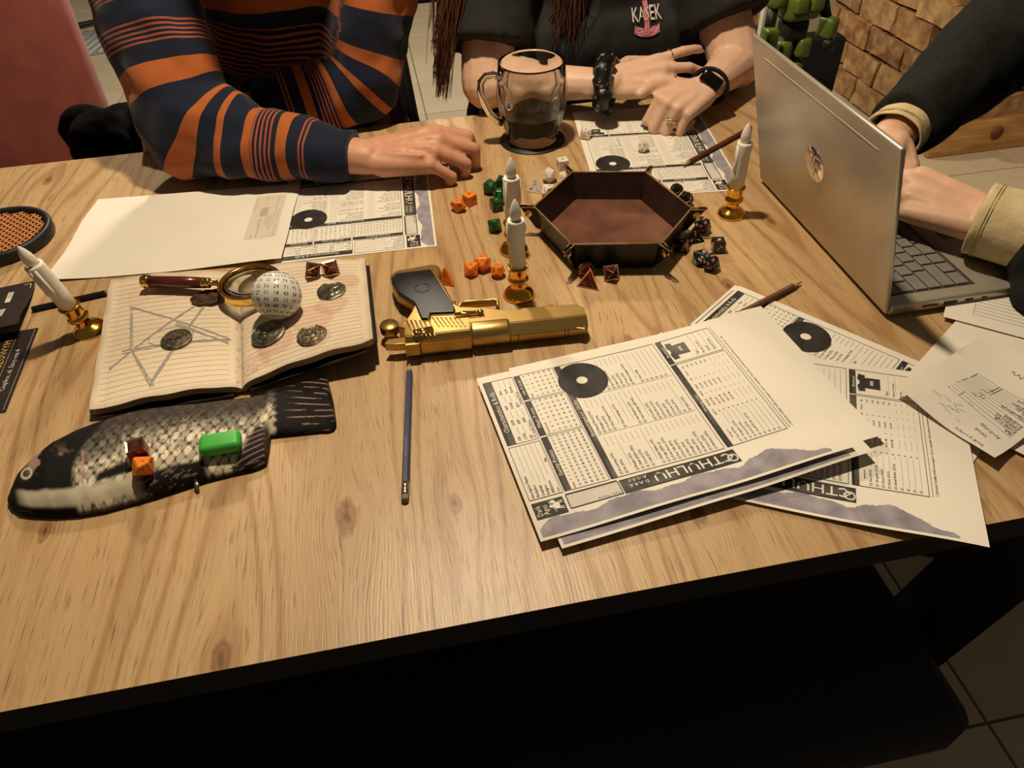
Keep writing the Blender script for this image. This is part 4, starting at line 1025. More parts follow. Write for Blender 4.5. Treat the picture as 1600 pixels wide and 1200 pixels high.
p.text('SZOWY', 0.034, 0.045, 0.011, 180+0, 1, 1)
v_ = Print()
def vtext(P_, t, x, y, size, mi):   # lettering running along the card's edge
    P_.text(t, x, y, size, 90, mi, 1)
c2 = Print(); 
def edge_text(P_, t, x, y, size, mi, rot):
    v, f = glyphs(t); v = v*size      # runs up the edge, letter tops to the left
    P_.poly([(x+b, y-a) for a, b in v], f, mi, 1)
edge_text(c2, 'SZOWYM', 0.024, 0.066, 0.0115, 1, 0)
edge_text(c2, 'Cieplice, ul. Szopena 4', 0.0105, 0.108, 0.0078, 0, 0)
c2.line(0.021, 0.006, 0.021, 0.13, 0.0004, 1); c2.line(0.003, 0.003, 0.003, 0.139, 0.0003, 0)
card(((60, 512), (6, 650)), 0.0012, 'dark card with gold and white lettering, lying under the curled menu card', lambda x, y: 0.0, c2, h=0.142)
c1 = Print()
c1.rect(0.040, 0.012, 0.062, 0.050, 2, 0); c1.rect(0.040, 0.054, 0.062, 0.085, 2, 0)
for y0, y1, x0 in ((.018, .044, .022), (.064, .084, .022)):
    c1.rect(x0, y0, x0+.0062, y1, 0, 0)
    for k in range(int((y1-y0)/.0022)): c1.line(x0+.001, y0+.0015+k*.0022, x0+.0052, y0+.0015+k*.0022+rr.uniform(-.0006, .0006), .0006, 3, 1)
c1.line(0.004, 0.006, 0.012, 0.006, 0.0008, 0); c1.line(0.004, 0.006, 0.004, 0.016, 0.0008, 0)
card(((53, 434), (32, 527)), 0.010, 'curled dark menu card with white boxes and cream lettering', lambda x, y: 0.010*S(0.3, 1, y)*S(0.0, .8, 1-x)-0.004*(1-S(0, .6, y)), c1, h=0.112)

# silver clip peeking from under the papers
m = MB(); c = at(1076, 512, .003)
for k in range(3): m.tube([(0.004*k-0.004+0.003*math.cos(a), 0.003*math.sin(a), 0.0) for a in np.linspace(0, 6.28, 14)[:-1]], 0.0011, 6, closed=True)
tag(m.build('silver_chain', mat('silver', (.7, .7, .68), None, 20, 0.2, 1.0), None, (c.x, c.y, .0012), (0, 0, .5)), 'small silver chain link peeking out from under the sheets', 'chain')
# ------------------------------------------------------------------ gold toy pistol, lying on its side
def pc(x, y, z): return at(560+x/4, 400+y/4, z)
g0 = pc(300, 560, 0.016); g1 = pc(1430, 440, 0.016)
gun = empty('toy_pistol', (g0.x, g0.y, 0.0), math.atan2((g1-g0).y, (g1-g0).x), 'gold toy pistol with black grip, lying on its side', 'toy pistol')
_gi = (Matrix.Translation((g0.x, g0.y, 0)) @ Matrix.Rotation(gun.rotation_euler.z, 4, 'Z')).inverted()
def gp(x, y, z=0.0275):
    q = _gi @ pc(x, y, z); return (q.x, q.y)
GL = (g1-g0).length
def gpoly(pts, z=0.0275): return [gp(x, y, z) for x, y in pts]
# frame (flat body between slide and grip)
m = MB(); m.prism(gpoly([(300, 455), (245, 440), (300, 395), (335, 345), (355, 300), (600, 300), (640, 318), (780, 322), (880, 335), (1010, 335), (1020, 325), (1245, 310), (1370, 300), (1415, 335), (1420, 350), (705, 415), (690, 455)], .024), 0.005, 0.0245, 0, 0.0012)
m.build('frame', M['toy_gold'], gun)
# grip: gold strap around a black panel
m = MB(); m.prism(gpoly([(205, 165), (200, 125), (235, 95), (460, 55), (500, 62), (515, 90), (505, 130), (600, 300), (610, 345), (360, 350), (330, 345), (350, 290), (235, 215)], .022), 0.003, 0.0235, 0, 0.0025, 3)
m.build('grip_frame', M['toy_gold'], gun)
M['grip'] = mat('black_grip_plastic', '15171b', '1a1d22', 30, 0.35)
m = MB(); m.prism(gpoly([(210, 165), (208, 135), (240, 105), (452, 80), (604, 322), (598, 345), (452, 352), (446, 386), (392, 386), (352, 292), (245, 222)], .0275), 0.020, 0.0275, 0, 0.0012)
gr = m.build('grip_panel', M['grip'], gun)
q = gp(400, 200, .0275); MB().lathe([(0.0085, 0), (0.0085, 0.0003), (0.0078, 0.0003), (0.0075, -0.0008), (0.0001, -0.0008)], 32, M=Matrix.Translation((q[0], q[1], 0.0276)), cap=False).build('medallion', M['grip'], gr)
# trigger guard, trigger
m = MB(); tg = [gp(x, y, .018) for x, y in ((625, 330), (640, 300), (668, 290), (850, 275), (868, 285), (872, 325))]
m.tube([(a, b, 0.015) for a, b in tg], 0.0042, 8, flat=(0.55, 1.4)); m.build('trigger_guard', M['toy_gold'], gun)
m = MB(); tr = [gp(x, y, .018) for x, y in ((612, 322), (600, 300), (592, 288), (600, 275))]
m.tube([(a, b, 0.015) for a, b in tr], [0.0035, 0.003, 0.0026, 0.002], 8); m.build('trigger', M['toy_gold'], gun)
# slide: rear block and front barrel, swept along the barrel axis
def sweep(x0, x1, sec, name, mtl, nseg=1, taper=0.0):
    m = MB(); k = len(sec); vs = []
    for x in (x0, x1):
        for y, z in sec: vs.append((x, y, z))
    fs = [tuple(range(k)), tuple(range(2*k-1, k-1, -1))]+[(i, k+i, k+(i+1) % k, (i+1) % k) for i in range(k)]
    bm = bmesh.new(); vv = [bm.verts.new(v) for v in vs]
    for f in fs: bm.faces.new([vv[i] for i in f])
    bmesh.ops.recalc_face_normals(bm, faces=bm.faces)
    bmesh.ops.bevel(bm, geom=bm.edges[:], offset=0.0009, segments=2, affect='EDGES', clamp_overlap=True)
    m.bm(bm); return m.build(name, mtl, gun)
yt = gp(310, 520, .029)[1]; yb = gp(300, 440, .029)[1]     # local y: negative towards the camera (top of the gun)
xr = gp(300, 560, .016)[0]; xm = gp(705, 520, .016)[0]; xe = gp(1435, 450, .016)[0]
yc0 = gp(700, 440, .027)[1]
ytop = gp(310, 640, 0.002)[1]
sl = sweep(xr, xm, [(yb+0.004, 0.0035), (ytop+0.001, 0.0035), (ytop-0.001, 0.008), (ytop-0.001, 0.024), (ytop+0.004, 0.0300), (yb+0.004, 0.0300)], 'slide', M['toy_gold'])
br = sweep(xm-0.001, xe, [(yb+0.006, 0.006), (ytop+0.003, 0.006), (ytop+0.0015, 0.012), (ytop+0.0015, 0.0165), (ytop+0.0125, 0.0265), (yb+0.006, 0.0265)], 'barrel', M['toy_gold'])
# round sleeve behind the barrel and muzzle
m = MB(); yy = ytop+0.0125
m.lathe([(0.0001, xm+0.001), (0.0135, xm+0.001), (0.0138, xm+0.003), (0.0138, xm+0.040), (0.0125, xm+0.043), (0.0001, xm+0.043)], 36, M=Matrix.Translation((0, yy, 0.0155)) @ Matrix.Rotation(math.pi/2, 4, 'Y')); m.build('sleeve', M['toy_gold'], gun)
m = MB(); m.lathe([(0.0075, 0), (0.0075, 0.0008), (0.005, 0.0008), (0.0048, -0.010), (0.0001, -0.010)], 24, M=Matrix.Translation((xe, yy+0.001, 0.0155)) @ Matrix.Rotation(math.pi/2, 4, 'Y'), cap=False); m.build('muzzle', M['toy_gold'], gun)
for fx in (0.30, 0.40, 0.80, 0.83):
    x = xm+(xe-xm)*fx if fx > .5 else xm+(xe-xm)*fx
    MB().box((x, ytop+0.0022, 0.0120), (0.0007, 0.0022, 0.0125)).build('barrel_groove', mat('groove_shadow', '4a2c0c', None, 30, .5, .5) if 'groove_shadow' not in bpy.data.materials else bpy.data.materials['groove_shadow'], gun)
# serrations
for k in range(13):
    a = gp(300+k*27, 400 if k < 5 else 382, .0305); b = gp(345+k*27, 500 if k < 3 else (440 if k > 5 else 500), .0305)
    d = Vector((b[0]-a[0], b[1]-a[1], 0)); L = d.length
    mm = MB(); mm.bbox(((a[0]+b[0])/2, (a[1]+b[1])/2, 0.0302), (L, 0.0016, 0.0012), 0.0004, rz=math.atan2(d.y, d.x), seg=1)
    mm.build('serration', M['toy_gold'], gun)
# safety lever, slide stop, hammer, rear sight
a = gp(345, 480, .032); b = gp(465, 450, .032)
m = MB(); m.tube([(a[0], a[1], .0310), (b[0], b[1], .0310)], [0.0058, 0.0052], 20, flat=(1, .35)); m.lathe([(0.0028, .032), (0.0028, .0335), (0.0001, .0335)], 16, M=Matrix.Translation((a[0]+.003, a[1], 0)), cap=False); m.build('safety_lever', M['ringgold'], gun)
m = MB(); a = gp(600, 355, .029); b = gp(760, 340, .029)
m.tube([(a[0], a[1], .0268), ((a[0]*2+b[0])/3, (a[1]*2+b[1])/3, .0275), (b[0], b[1], .0268)], [0.0022, 0.0035, 0.0022], 10, flat=(1, .5)); m.sphere((b[0], b[1], .027), 0.0042, 14, 8, sc=(1, 1, .7)); m.build('slide_stop', M['ringgold'], gun)
m = MB(); h = gp(195, 450, .016); m.lathe([(0.0001, .010), (0.0095, .010), (0.0105, .0115), (0.0105, .020), (0.0095, .0215), (0.0001, .0215)], 28, M=Matrix.Translation((h[0], h[1], 0))); m.box(((h[0]+xr)/2+.003, h[1], 0.0157), (abs(xr-h[0]), 0.008, 0.009)); m.build('hammer', M['toy_gold'], gun)
h = gp(225, 560, .014); MB().prism([(h[0]-.010, h[1]-.002), (h[0]+.002, h[1]-.005), (xr+.004, h[1]-.005), (xr+.004, h[1]+.005), (h[0]-.006, h[1]+.005)], 0.010, 0.020, 0, .0006).build('beaver_tail', M['toy_gold'], gun)
MB().prism([(xr-.001, ytop-.004), (xr+.014, ytop-.004), (xr+.018, ytop+.002), (xr-.001, ytop+.002)], 0.008, 0.024, 0, .0008).build('rear_sight', M['toy_gold'], gun)
MB().prism([(xe-.014, ytop+.003), (xe-.004, ytop-.001), (xe-.002, ytop+.003)], 0.013, 0.018, 0, .0004).build('front_sight', M['toy_gold'], gun)

# ------------------------------------------------------------------ laptop
M['alu'] = mat('silver_aluminium', 'bdb5a4', 'c2baaa', 60, 0.34, 0.55, bump=0.02, bscale=900)
M['key'] = mat('grey_keycap', '77746c', '7e7b73', 60, 0.5)
lap = empty('laptop', (0.5118, 0.716, 0.0), 0, 'silver laptop standing open, seen from behind its lid', 'laptop')
BW, BD, BH = 0.324, 0.214, 0.015
b_ = MB().bbox((BD/2+0.002, 0, 0.002+BH/2), (BD, BW, BH), 0.003, seg=2).build('base', M['alu'], lap)
MB().bbox((BD/2+0.002, 0, 0.0015), (BD-0.03, BW-0.03, 0.003), 0.001, seg=1).build('underside_foot', M['rubber'], lap)
zt = 0.002+BH
MB().bbox((0.062, 0, zt-0.0002), (0.104, 0.292, 0.0008), 0.0003, seg=1).build('keyboard_well', mat('key_well', '55524c', None, 30, 0.5), lap)
kmesh = {}
def key(y0, units, row):
    p = 0.0193; w = units*p-0.0026; d = 0.0145 if row else 0.010
    kk = (round(units, 2), row == 0)
    if kk not in kmesh: kmesh[kk] = MB().bbox((0, 0, 0), (d, w, 0.0022), 0.0007, seg=1, smooth=False).mesh('key', M['key'])
    x = 0.0175+(0.0 if row == 0 else 0.0148+(row-1)*0.0168)
    link('key', kmesh[kk], lap, (x, -0.1447+(y0+units/2)*p, zt+0.0014))
rows = [[1]*15, [1]*13+[2], [1.5]+[1]*12+[1.5], [1.75]+[1]*11+[2.25], [2.25]+[1]*10+[2.75], [1.25, 1, 1, 1.25, 5, 1.25, 1, 1.25, 1, 1]]
for r_, ks in enumerate(rows):
    y = 0
    for k in ks: key(y, k, r_); y += k
MB().bbox((0.168, 0.0, zt), (0.068, 0.112, 0.0006), 0.0002, seg=1).build('touchpad', mat('touchpad_grey', 'a59f92', None, 40, 0.4, .2), lap)
MB().bbox((0.165, -0.11, zt), (0.016, 0.028, 0.0004), 0.0001, seg=1).build('sticker', mat('green_sticker', '5d6b4a', '6f7b58', 40, 0.5), lap)
m_port = mat('port_black', '0b0b0c', '141210', 60, 0.5)
for x, w, h in ((0.050, 0.020, 0.0035), (0.075, 0.018, 0.0055), (0.098, 0.011, 0.004), (0.117, 0.008, 0.0032)):
    MB().bbox((x, -BW/2+0.0006, 0.002+BH*0.5), (w, 0.002, h), 0.0008, seg=1).build('port', m_port, lap)
lid = empty('lid', (0.0, 0, 0.010)); lid.parent = lap; lid.rotation_euler = (0, math.radians(-15), 0)
bpy.data.objects.remove(lid)
LR = Matrix.Translation((0.0, 0, 0.006)) @ Matrix.Rotation(math.radians(-15), 4, 'Y')
m = MB(); m.bbox((0.0, 0, 0.104), (0.0058, BW, 0.208), 0.0022, M=LR, seg=2); lid = m.build('lid', M['alu'], lap)
MB().box((0.0032, 0, 0.110), (0.0008, BW-0.012, 0.182), M=LR).build('screen', mat('screen_glass', '14161a', None, 20, 0.15), lid)
MB().box((-0.00305, 0, 0.190), (0.0003, BW-0.07, 0.0012), M=LR).build('antenna_line', mat('antenna_strip', 'cfc8b8', None, 30, .4), lid)
MB().tube([(0.004, -0.12, 0.011), (0.004, 0.12, 0.011)], 0.0055, 12).build('hinge', mat('hinge_grey', '4a4843', None, 30, .4), lap)
# round mirror emblem with slanted letters
LG = LR @ Matrix.Translation((-0.0031, 0, 0.108))
FACE = LG @ Matrix(((0, 0, -1, 0), (-1, 0, 0, 0), (0, 1, 0, 0), (0, 0, 0, 1)))   # emblem x -> -y, y -> z, out -> -x
m = MB(); m.lathe([(0.0001, 0), (0.0215, 0), (0.0215, 0.0004), (0.0001, 0.0005)], 48, M=FACE); em = m.build('emblem', mat('mirror_chrome', (.85, .82, .78), None, 10, 0.05, 1.0), lid)
m = MB(); sl_ = 0.34
def bar_(x, y0, y1, w=0.0024): m.add([(x+sl_*y0, y0, .0007), (x+w+sl_*y0, y0, .0007), (x+w+sl_*y1, y1, .0007), (x+sl_*y1, y1, .0007)], [(0, 1, 2, 3)], 0, False, FACE)
bar_(-0.0085, -0.0085, 0.016); bar_(-0.0025, -0.0085, 0.004); bar_(-0.0065, 0.0035, 0.0060, 0.0066)
bar_(0.0025, -0.016, 0.0055); bar_(0.0085, -0.0065, 0.004); bar_(0.0035, 0.0035, 0.0060, 0.0070); bar_(0.0030, -0.0085, -0.0060, 0.0068)
m.build('letters', mat('letter_silver', 'b8ad9a', None, 20, 0.4, .4), em)

# ------------------------------------------------------------------ dice
PHI = (1+5**.5)/2
def solid(kind):
    if kind == 4: v = [(1, 1, 1), (1, -1, -1), (-1, 1, -1), (-1, -1, 1)]
    elif kind == 6: v = [(a, b, c) for a in (-1, 1) for b in (-1, 1) for c in (-1, 1)]
    elif kind == 8: v = [(1, 0, 0), (-1, 0, 0), (0, 1, 0), (0, -1, 0), (0, 0, 1), (0, 0, -1)]
    elif kind == 10:
        v = [(math.cos(k*math.pi/5), math.sin(k*math.pi/5), 0.1056*(1 if k % 2 else -1)) for k in range(10)]+[(0, 0, 1.0), (0, 0, -1.0)]
    elif kind == 12:
        v = [(a, b, c) for a in (-1, 1) for b in (-1, 1) for c in (-1, 1)]
        for a in (-1, 1):
            for b in (-1, 1): v += [(0, a/PHI, b*PHI), (a/PHI, b*PHI, 0), (a*PHI, 0, b/PHI)]
    else:
        v = []
        for a in (-1, 1):
            for b in (-1, 1): v += [(0, a, b*PHI), (a, b*PHI, 0), (a*PHI, 0, b)]
    v = np.array(v, float); n = len(v); faces = []; seen = set()
    for i in range(n):
        for j in range(i+1, n):
            for k in range(j+1, n):
                nr = np.cross(v[j]-v[i], v[k]-v[i]); l = np.linalg.norm(nr)
                if l < 1e-6: continue
                nr /= l; d = (v-v[i]) @ nr
                if d.min() < -1e-3 and d.max() > 1e-3: continue
                if d.max() > 1e-3: nr = -nr; d = -d
                s = tuple(np.where(abs(d) < 4e-3)[0])
                if s in seen: continue
                seen.add(s); c = v[list(s)].mean(0)
                a = v[s[0]]-c; a /= np.linalg.norm(a); b = np.cross(nr, a)
                o = sorted(s, key=lambda q: math.atan2((v[q]-c) @ b, (v[q]-c) @ a)); faces.append((o, nr, c))
    return v, faces
SOL = {k: solid(k) for k in (4, 6, 8, 10, 12, 20)}
NAMES = {4: 'four_sided_die', 6: 'six_sided_die', 8: 'eight_sided_die', 10: 'ten_sided_die', 12: 'twelve_sided_die', 20: 'twenty_sided_die'}
_dcache = {}
def die_meshes(kind, style):
    if (kind, style) in _dcache: return _dcache[(kind, style)]
    v, F = SOL[kind]
    size = {4: 0.0100, 6: 0.0076, 8: 0.0128, 10: 0.0122, 12: 0.0056, 20: 0.0063}[kind]
    if style == 'metal': size *= 1.05
    vv = v*size
    # rest on a face
    dn = Vector(F[0][1]); rot = dn.rotation_difference(Vector((0, 0, -1)))
    vv = np.array([rot @ Vector(p) for p in vv]); zmin = vv[:, 2].min(); vv[:, 2] -= zmin
    bm = bmesh.new(); bv = [bm.verts.new(p) for p in vv]
    for o, nr, c in F: bm.faces.new([bv[i] for i in o])
    bmesh.ops.recalc_face_normals(bm, faces=bm.faces)
    mats, ink = DM[style]
    m = MB()
    if style in ('metal', 'darkmetal'):
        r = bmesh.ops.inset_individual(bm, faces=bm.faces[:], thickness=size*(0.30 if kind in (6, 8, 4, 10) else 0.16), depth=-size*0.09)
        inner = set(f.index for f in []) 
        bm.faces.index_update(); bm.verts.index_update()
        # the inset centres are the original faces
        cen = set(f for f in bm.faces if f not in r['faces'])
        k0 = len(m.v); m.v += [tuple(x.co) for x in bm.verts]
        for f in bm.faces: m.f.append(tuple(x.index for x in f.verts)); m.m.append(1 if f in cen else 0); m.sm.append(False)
        bm.free()
    else:
        bmesh.ops.bevel(bm, geom=bm.edges[:], offset=size*(0.07 if kind != 20 else .06), segments=1, affect='EDGES')
        m.bm(bm, 0, False)
    body = m.mesh(NAMES[kind], mats)
    m = MB()
    for idx, (o, nr, c) in enumerate(F):
        n2 = rot @ Vector(nr); cc = rot @ Vector(c*size); cc.z -= zmin
        corners = [Vector(vv[i]) for i in o]
        far = max(corners, key=lambda q: (q-cc).length) if kind == 10 else corners[0]
        up = (far-cc); up -= n2*up.dot(n2); up.normalize(); rt = up.cross(n2)
        ins = min((cc-(corners[i]+corners[(i+1) % len(corners)])*0.5).length for i in range(len(corners)))
        depth = -size*0.085 if style in ('metal', 'darkmetal') else 0.0
        def put(s_, pos, upv, hgt):
            g, f = glyphs(s_)
            if not len(g): return
            g = (g-[g[:, 0].max()/2, 0.34])*hgt; rv = upv.cross(n2)
            m.add([pos+rv*a+upv*b+n2*(0.00012+depth) for a, b in g], f)
        if kind == 4:
            for q in corners:
                u = (q-cc).normalized(); put(str(1+(idx+o.index(o[corners.index(q)])) % 4), cc+u*ins*0.75, u, ins*0.95)
        else:
            t = str(idx+1) if kind != 10 else str(idx*10 % 100 if style == 'swirl' else idx)
            put(t, cc-(up*ins*.25 if kind == 10 else up*0), up, ins*(1.35 if kind in (6, 12) else 1.25 if kind == 10 else 1.25))
    nm = m.mesh('numerals', [ink]); _dcache[(kind, style)] = (body, nm, size); return _dcache[(kind, style)]
def swirl():
    m = mat('red_green_swirl', '33090a', '0b2a1c', 55, 0.12, coat=0.5, detail=1, contrast=(.46, .54))
    return m
M['copper'] = mat('copper_metal', (.78, .42, .30), (.85, .52, .38), 60, 0.22, 1.0)
DM = {'green': (mat('green_resin', '14491d', '0a2410', 120, 0.3, contrast=(.45, .6)), mat('green_numeral', '4f9a50', None, 30, .5)),
      'orange': (mat('orange_resin', 'e0751c', 'e9892c', 120, 0.35), mat('red_numeral', '96200c', None, 30, .5)),
      'white': (mat('white_speckled_resin', 'dcd3c6', 'd9a59a', 140, 0.35, contrast=(.55, .68)), mat('black_numeral', '2a2422', None, 30, .5)),
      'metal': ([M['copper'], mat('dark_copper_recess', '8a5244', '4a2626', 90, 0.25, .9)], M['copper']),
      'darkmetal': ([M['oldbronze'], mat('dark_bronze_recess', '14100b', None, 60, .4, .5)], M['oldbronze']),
      'swirl': (swirl(), mat('white_numeral', 'e6e0d6', None, 30, .5))}
def die(kind, style, px, yaw, label, z=0.0, group=None, tilt=None, on=None):
    b, n, size = die_meshes(kind, style)
    mid = {4: .006, 6: .0076, 8: .0075, 10: .009, 12: .0075, 20: .0095}[kind]
    c = at(px[0], px[1], z+mid)
    if on is not None: c = surf(px[0], px[1]+7, on); z = c.z
    o = link(NAMES[kind], b, None, (c.x, c.y, z+0.0002), (0, 0, yaw)); tag(o, label, 'die', group)
    if tilt: o.rotation_euler = (tilt[0], tilt[1], yaw)
    link('numerals', n, o)
    return o
die(20, 'green', (766, 292), .3, 'large green twenty-sided die, biggest of the green dice by the candle')
die(10, 'green', (784, 284), 1.1, 'green ten-sided die at the back of the green dice')
die(12, 'green', (780, 304), .5, 'green twelve-sided die squeezed between the green cube and the big green die')
die(6, 'green', (776, 320), .15, 'green cube die in front of the green cluster')
die(4, 'green', (795, 313), 2.0, 'green pyramid die half hidden by the tall candle')
die(8, 'green', (773, 353), .9, 'green eight-sided die lying apart from the other green dice')
die(10, 'orange', (716, 320), .4, "orange ten-sided die beside the striped man's fingers")
die(6, 'orange', (734, 311), .55, "orange cube die touching the striped man's fingers")
die(4, 'orange', (697, 434), .3, 'orange pyramid die tucked behind the black pistol grip')
die(8, 'orange', (736, 421), 2.6, 'orange eight-sided die at the pistol end of the orange trio')
die(20, 'orange', (754, 411), .2, 'orange twenty-sided die in the middle of the orange trio')
die(12, 'orange', (778, 423), 1.0, 'orange twelve-sided die nearest the candle behind the pistol')
die(6, 'white', (879, 256), .1, 'white cube die behind the corner of the dice tray')
die(20, 'white', (858, 274), .3, 'white speckled twenty-sided die outside the dice tray')
die(4, 'white', (838, 292), .2, 'white pyramid die outside the dice tray')
die(10, 'white', (856, 297), 1.7, 'white ten-sided die leaning near the dice tray wall')
die(8, 'white', (883, 278), .7, 'white eight-sided die half hidden by the dice tray wall')
die(8, 'white', (915, 209), .2, 'white die with red numbers standing on the sheet by the beer mug', .0009)
die(12, 'white', (1005, 229), .8, 'white twelve-sided die on the sheet below the folded hands', .0009)
die(8, 'metal', (490, 425), .3, 'copper die farther from the pistol, of the pair on the notebook', on=NBV)
die(8, 'metal', (518, 421), 1.0, 'copper die nearer the pistol, of the pair on the notebook', on=NBV)
die(12, 'metal', (916, 423), .5, 'copper twelve-sided die by the front wall of the dice tray')
die(4, 'metal', (922, 439), .2, 'copper pyramid die in front of the dice tray')
die(8, 'metal', (955, 427), .8, 'copper eight-sided die by the front wall of the dice tray')
die(20, 'swirl', (1098, 352), .4, 'dark swirl twenty-sided die under the brass snap of the tray corner')
die(4, 'swirl', (1083, 370), .9, 'dark swirl pyramid die beside the tray wall')
die(8, 'swirl', (1065, 384), .6, 'dark swirl eight-sided die beside the tray wall')
die(6, 'swirl', (1122, 383), -.15, 'dark swirl cube die standing behind its two neighbours')
die(10, 'swirl', (1094, 401), 2.2, 'dark swirl ten-sided die nearest the tray in its trio')
die(20, 'swirl', (1111, 410), .2, 'dark swirl twenty-sided die in the trio with the cube')
die(12, 'darkmetal', (1057, 297), .2, 'dark bronze twelve-sided die behind the dice tray')
die(20, 'darkmetal', (1071, 311), .6, 'dark bronze twenty-sided die behind the dice tray')
die(6, 'metal', (221, 706), .25, 'copper cube die lying on the fish pencil case', on=FSV)
die(10, 'orange', (229, 731), 1.9, 'orange ten-sided die lying on the fish pencil case', on=FSV)
# ------------------------------------------------------------------ people
V3 = lambda *a: Vector(a)
def capsule(m, p0, r0, p1, r1, hint=None, fl=1.0, n=14, flat_end=False):
    p0, p1 = Vector(p0), Vector(p1); t = p1-p0; L = t.length
    t = t.normalized() if L > 1e-6 else Vector((0, 0, 1))
    h = Vector(hint) if hint is not None else (Vector((0, 0, 1)) if abs(t.z) < .9 else Vector((1, 0, 0)))
    a = (h-t*h.dot(t)).normalized(); b = t.cross(a)
    rings = []
    for k in range(1, 5):
        q = math.pi/2*(1-k/4); rings.append((p0-t*r0*math.sin(q), r0*math.cos(q)))
    nn = max(2, int(L/0.03))
    for k in range(1, nn): rings.append((p0+(p1-p0)*k/nn, r0+(r1-r0)*k/nn))
    if flat_end:
        rings.append((p1, r1)); rings.append((p1+t*0.0015, r1*0.9))
    else:
        for k in range(0, 4):
            q = math.pi/2*k/4; rings.append((p1+t*r1*math.sin(q), r1*math.cos(q)))
    vs = []; fs = []
    for c, r in rings:
        for k in range(n):
            q = 2*math.pi*k/n; vs.append(c+(a*math.cos(q)*fl+b*math.sin(q))*r)
    for i in range(len(rings)-1):
        for k in range(n): fs.append((i*n+k, i*n+(k+1) % n, (i+1)*n+(k+1) % n, (i+1)*n+k))
    i0 = len(vs); vs.append(p0-t*r0); i1 = len(vs); vs.append(rings[-1][0]+(t*0.0005 if flat_end else t*(r1*(1-math.sin(math.pi/2*3/4)))))
    for k in range(n): fs.append((i0, (k+1) % n, k)); fs.append((i1, (len(rings)-1)*n+k, (len(rings)-1)*n+(k+1) % n))
    m.add(vs, fs, 0, True)
def melt(name, m, voxel, mtl, parent, smooth=4, disp=0.0, dsize=0.08, seed=0):
    """melts overlapping limbs into one continuous skin"""
    me = m.mesh(name+'_raw', mtl); ob = bpy.data.objects.new(name+'_raw', me); COL.objects.link(ob)
    md = ob.modifiers.new('r', 'REMESH'); md.mode = 'VOXEL'; md.voxel_size = voxel; md.use_smooth_shade = True
    sm = ob.modifiers.new('s', 'SMOOTH'); sm.iterations = smooth; sm.factor = 0.5
    if disp:
        tx = bpy.data.textures.new(name, 'CLOUDS'); tx.noise_scale = dsize; tx.noise_depth = 1
        dm = ob.modifiers.new('d', 'DISPLACE'); dm.texture = tx; dm.strength = disp; dm.mid_level = 0.5; dm.texture_coords = 'LOCAL'
    dg = bpy.context.evaluated_depsgraph_get(); dg.update()
    out = bpy.data.meshes.new_from_object(ob.evaluated_get(dg)); out.name = name
    bpy.data.objects.remove(ob); bpy.data.meshes.remove(me)
    out.materials.clear(); out.materials.append(mtl)
    out.polygons.foreach_set('use_smooth', [True]*len(out.polygons))
    return link(name, out, parent)
def hand(m, W, F, U, right, pose, thumb, s=1.0, wr=0.027):
    F = Vector(F).normalized(); U = Vector(U); U = (U-F*U.dot(F)).normalized()
    Sd = U.cross(F) if right else F.cross(U); W = Vector(W)
    fm = (.092, .095, .089, .080); sm = (.027, .0085, -.0095, -.0265); um = (-.001, .002, .001, -.003)
    ln = ((.043, .026, .021), (.048, .030, .022), (.044, .028, .021), (.034, .021, .019)); rd = (.0094, .0096, .0090, .0080)
    tips = []
    capsule(m, W-F*.03, wr*.82, W+F*.02*s, wr*.80, U, 0.68)
    for f in range(4):
        mcp, pip, dip, spr = pose[f]
        b = W+(F*fm[f]+Sd*sm[f]+U*um[f])*s
        capsule(m, W+F*.012*s+Sd*sm[f]*.5*s, .0150*s, b, (rd[f]+.0018)*s, U, 0.92)
        capsule(m, W+F*.02*s+Sd*sm[f]*.6*s-U*.008*s, .0125*s, b-U*.006*s, (rd[f]+.0006)*s, U, 0.9)
        ang = 0; p = b
        sp = math.radians(spr)
        for k, a in enumerate((mcp, pip, dip)):
            ang += math.radians(a); F2 = F*math.cos(sp)+Sd*math.sin(sp)
            d = F2*math.cos(ang)-U*math.sin(ang)
            q = p+d*ln[f][k]*s; r0 = rd[f]*(1-.09*k)*s; r1 = rd[f]*(1-.09*(k+1))*s
            capsule(m, p, r0*(1.06 if k else 1.0), q, r1, U, 1.0); p = q
        tips.append((p, d, F2.cross(d) if False else None, ang))
    p = W+(F*.022+Sd*.020-U*.006)*s
    for k, (tf, ts, tu) in enumerate(thumb):
        d = (F*tf+Sd*ts+U*tu).normalized(); L = (.046, .034, .026)[k]*s; q = p+d*L
        capsule(m, p, (.0155, .0118, .0105)[k]*s, q, (.012, .0104, .0085)[k]*s, U, 0.95); p = q
    tips.append((p, d, None, 0))
    capsule(m, W+(F*.03+Sd*.014-U*.008)*s, .016*s, W+(F*.065+Sd*.022-U*.008)*s, .011*s)
    return tips, F, U, Sd
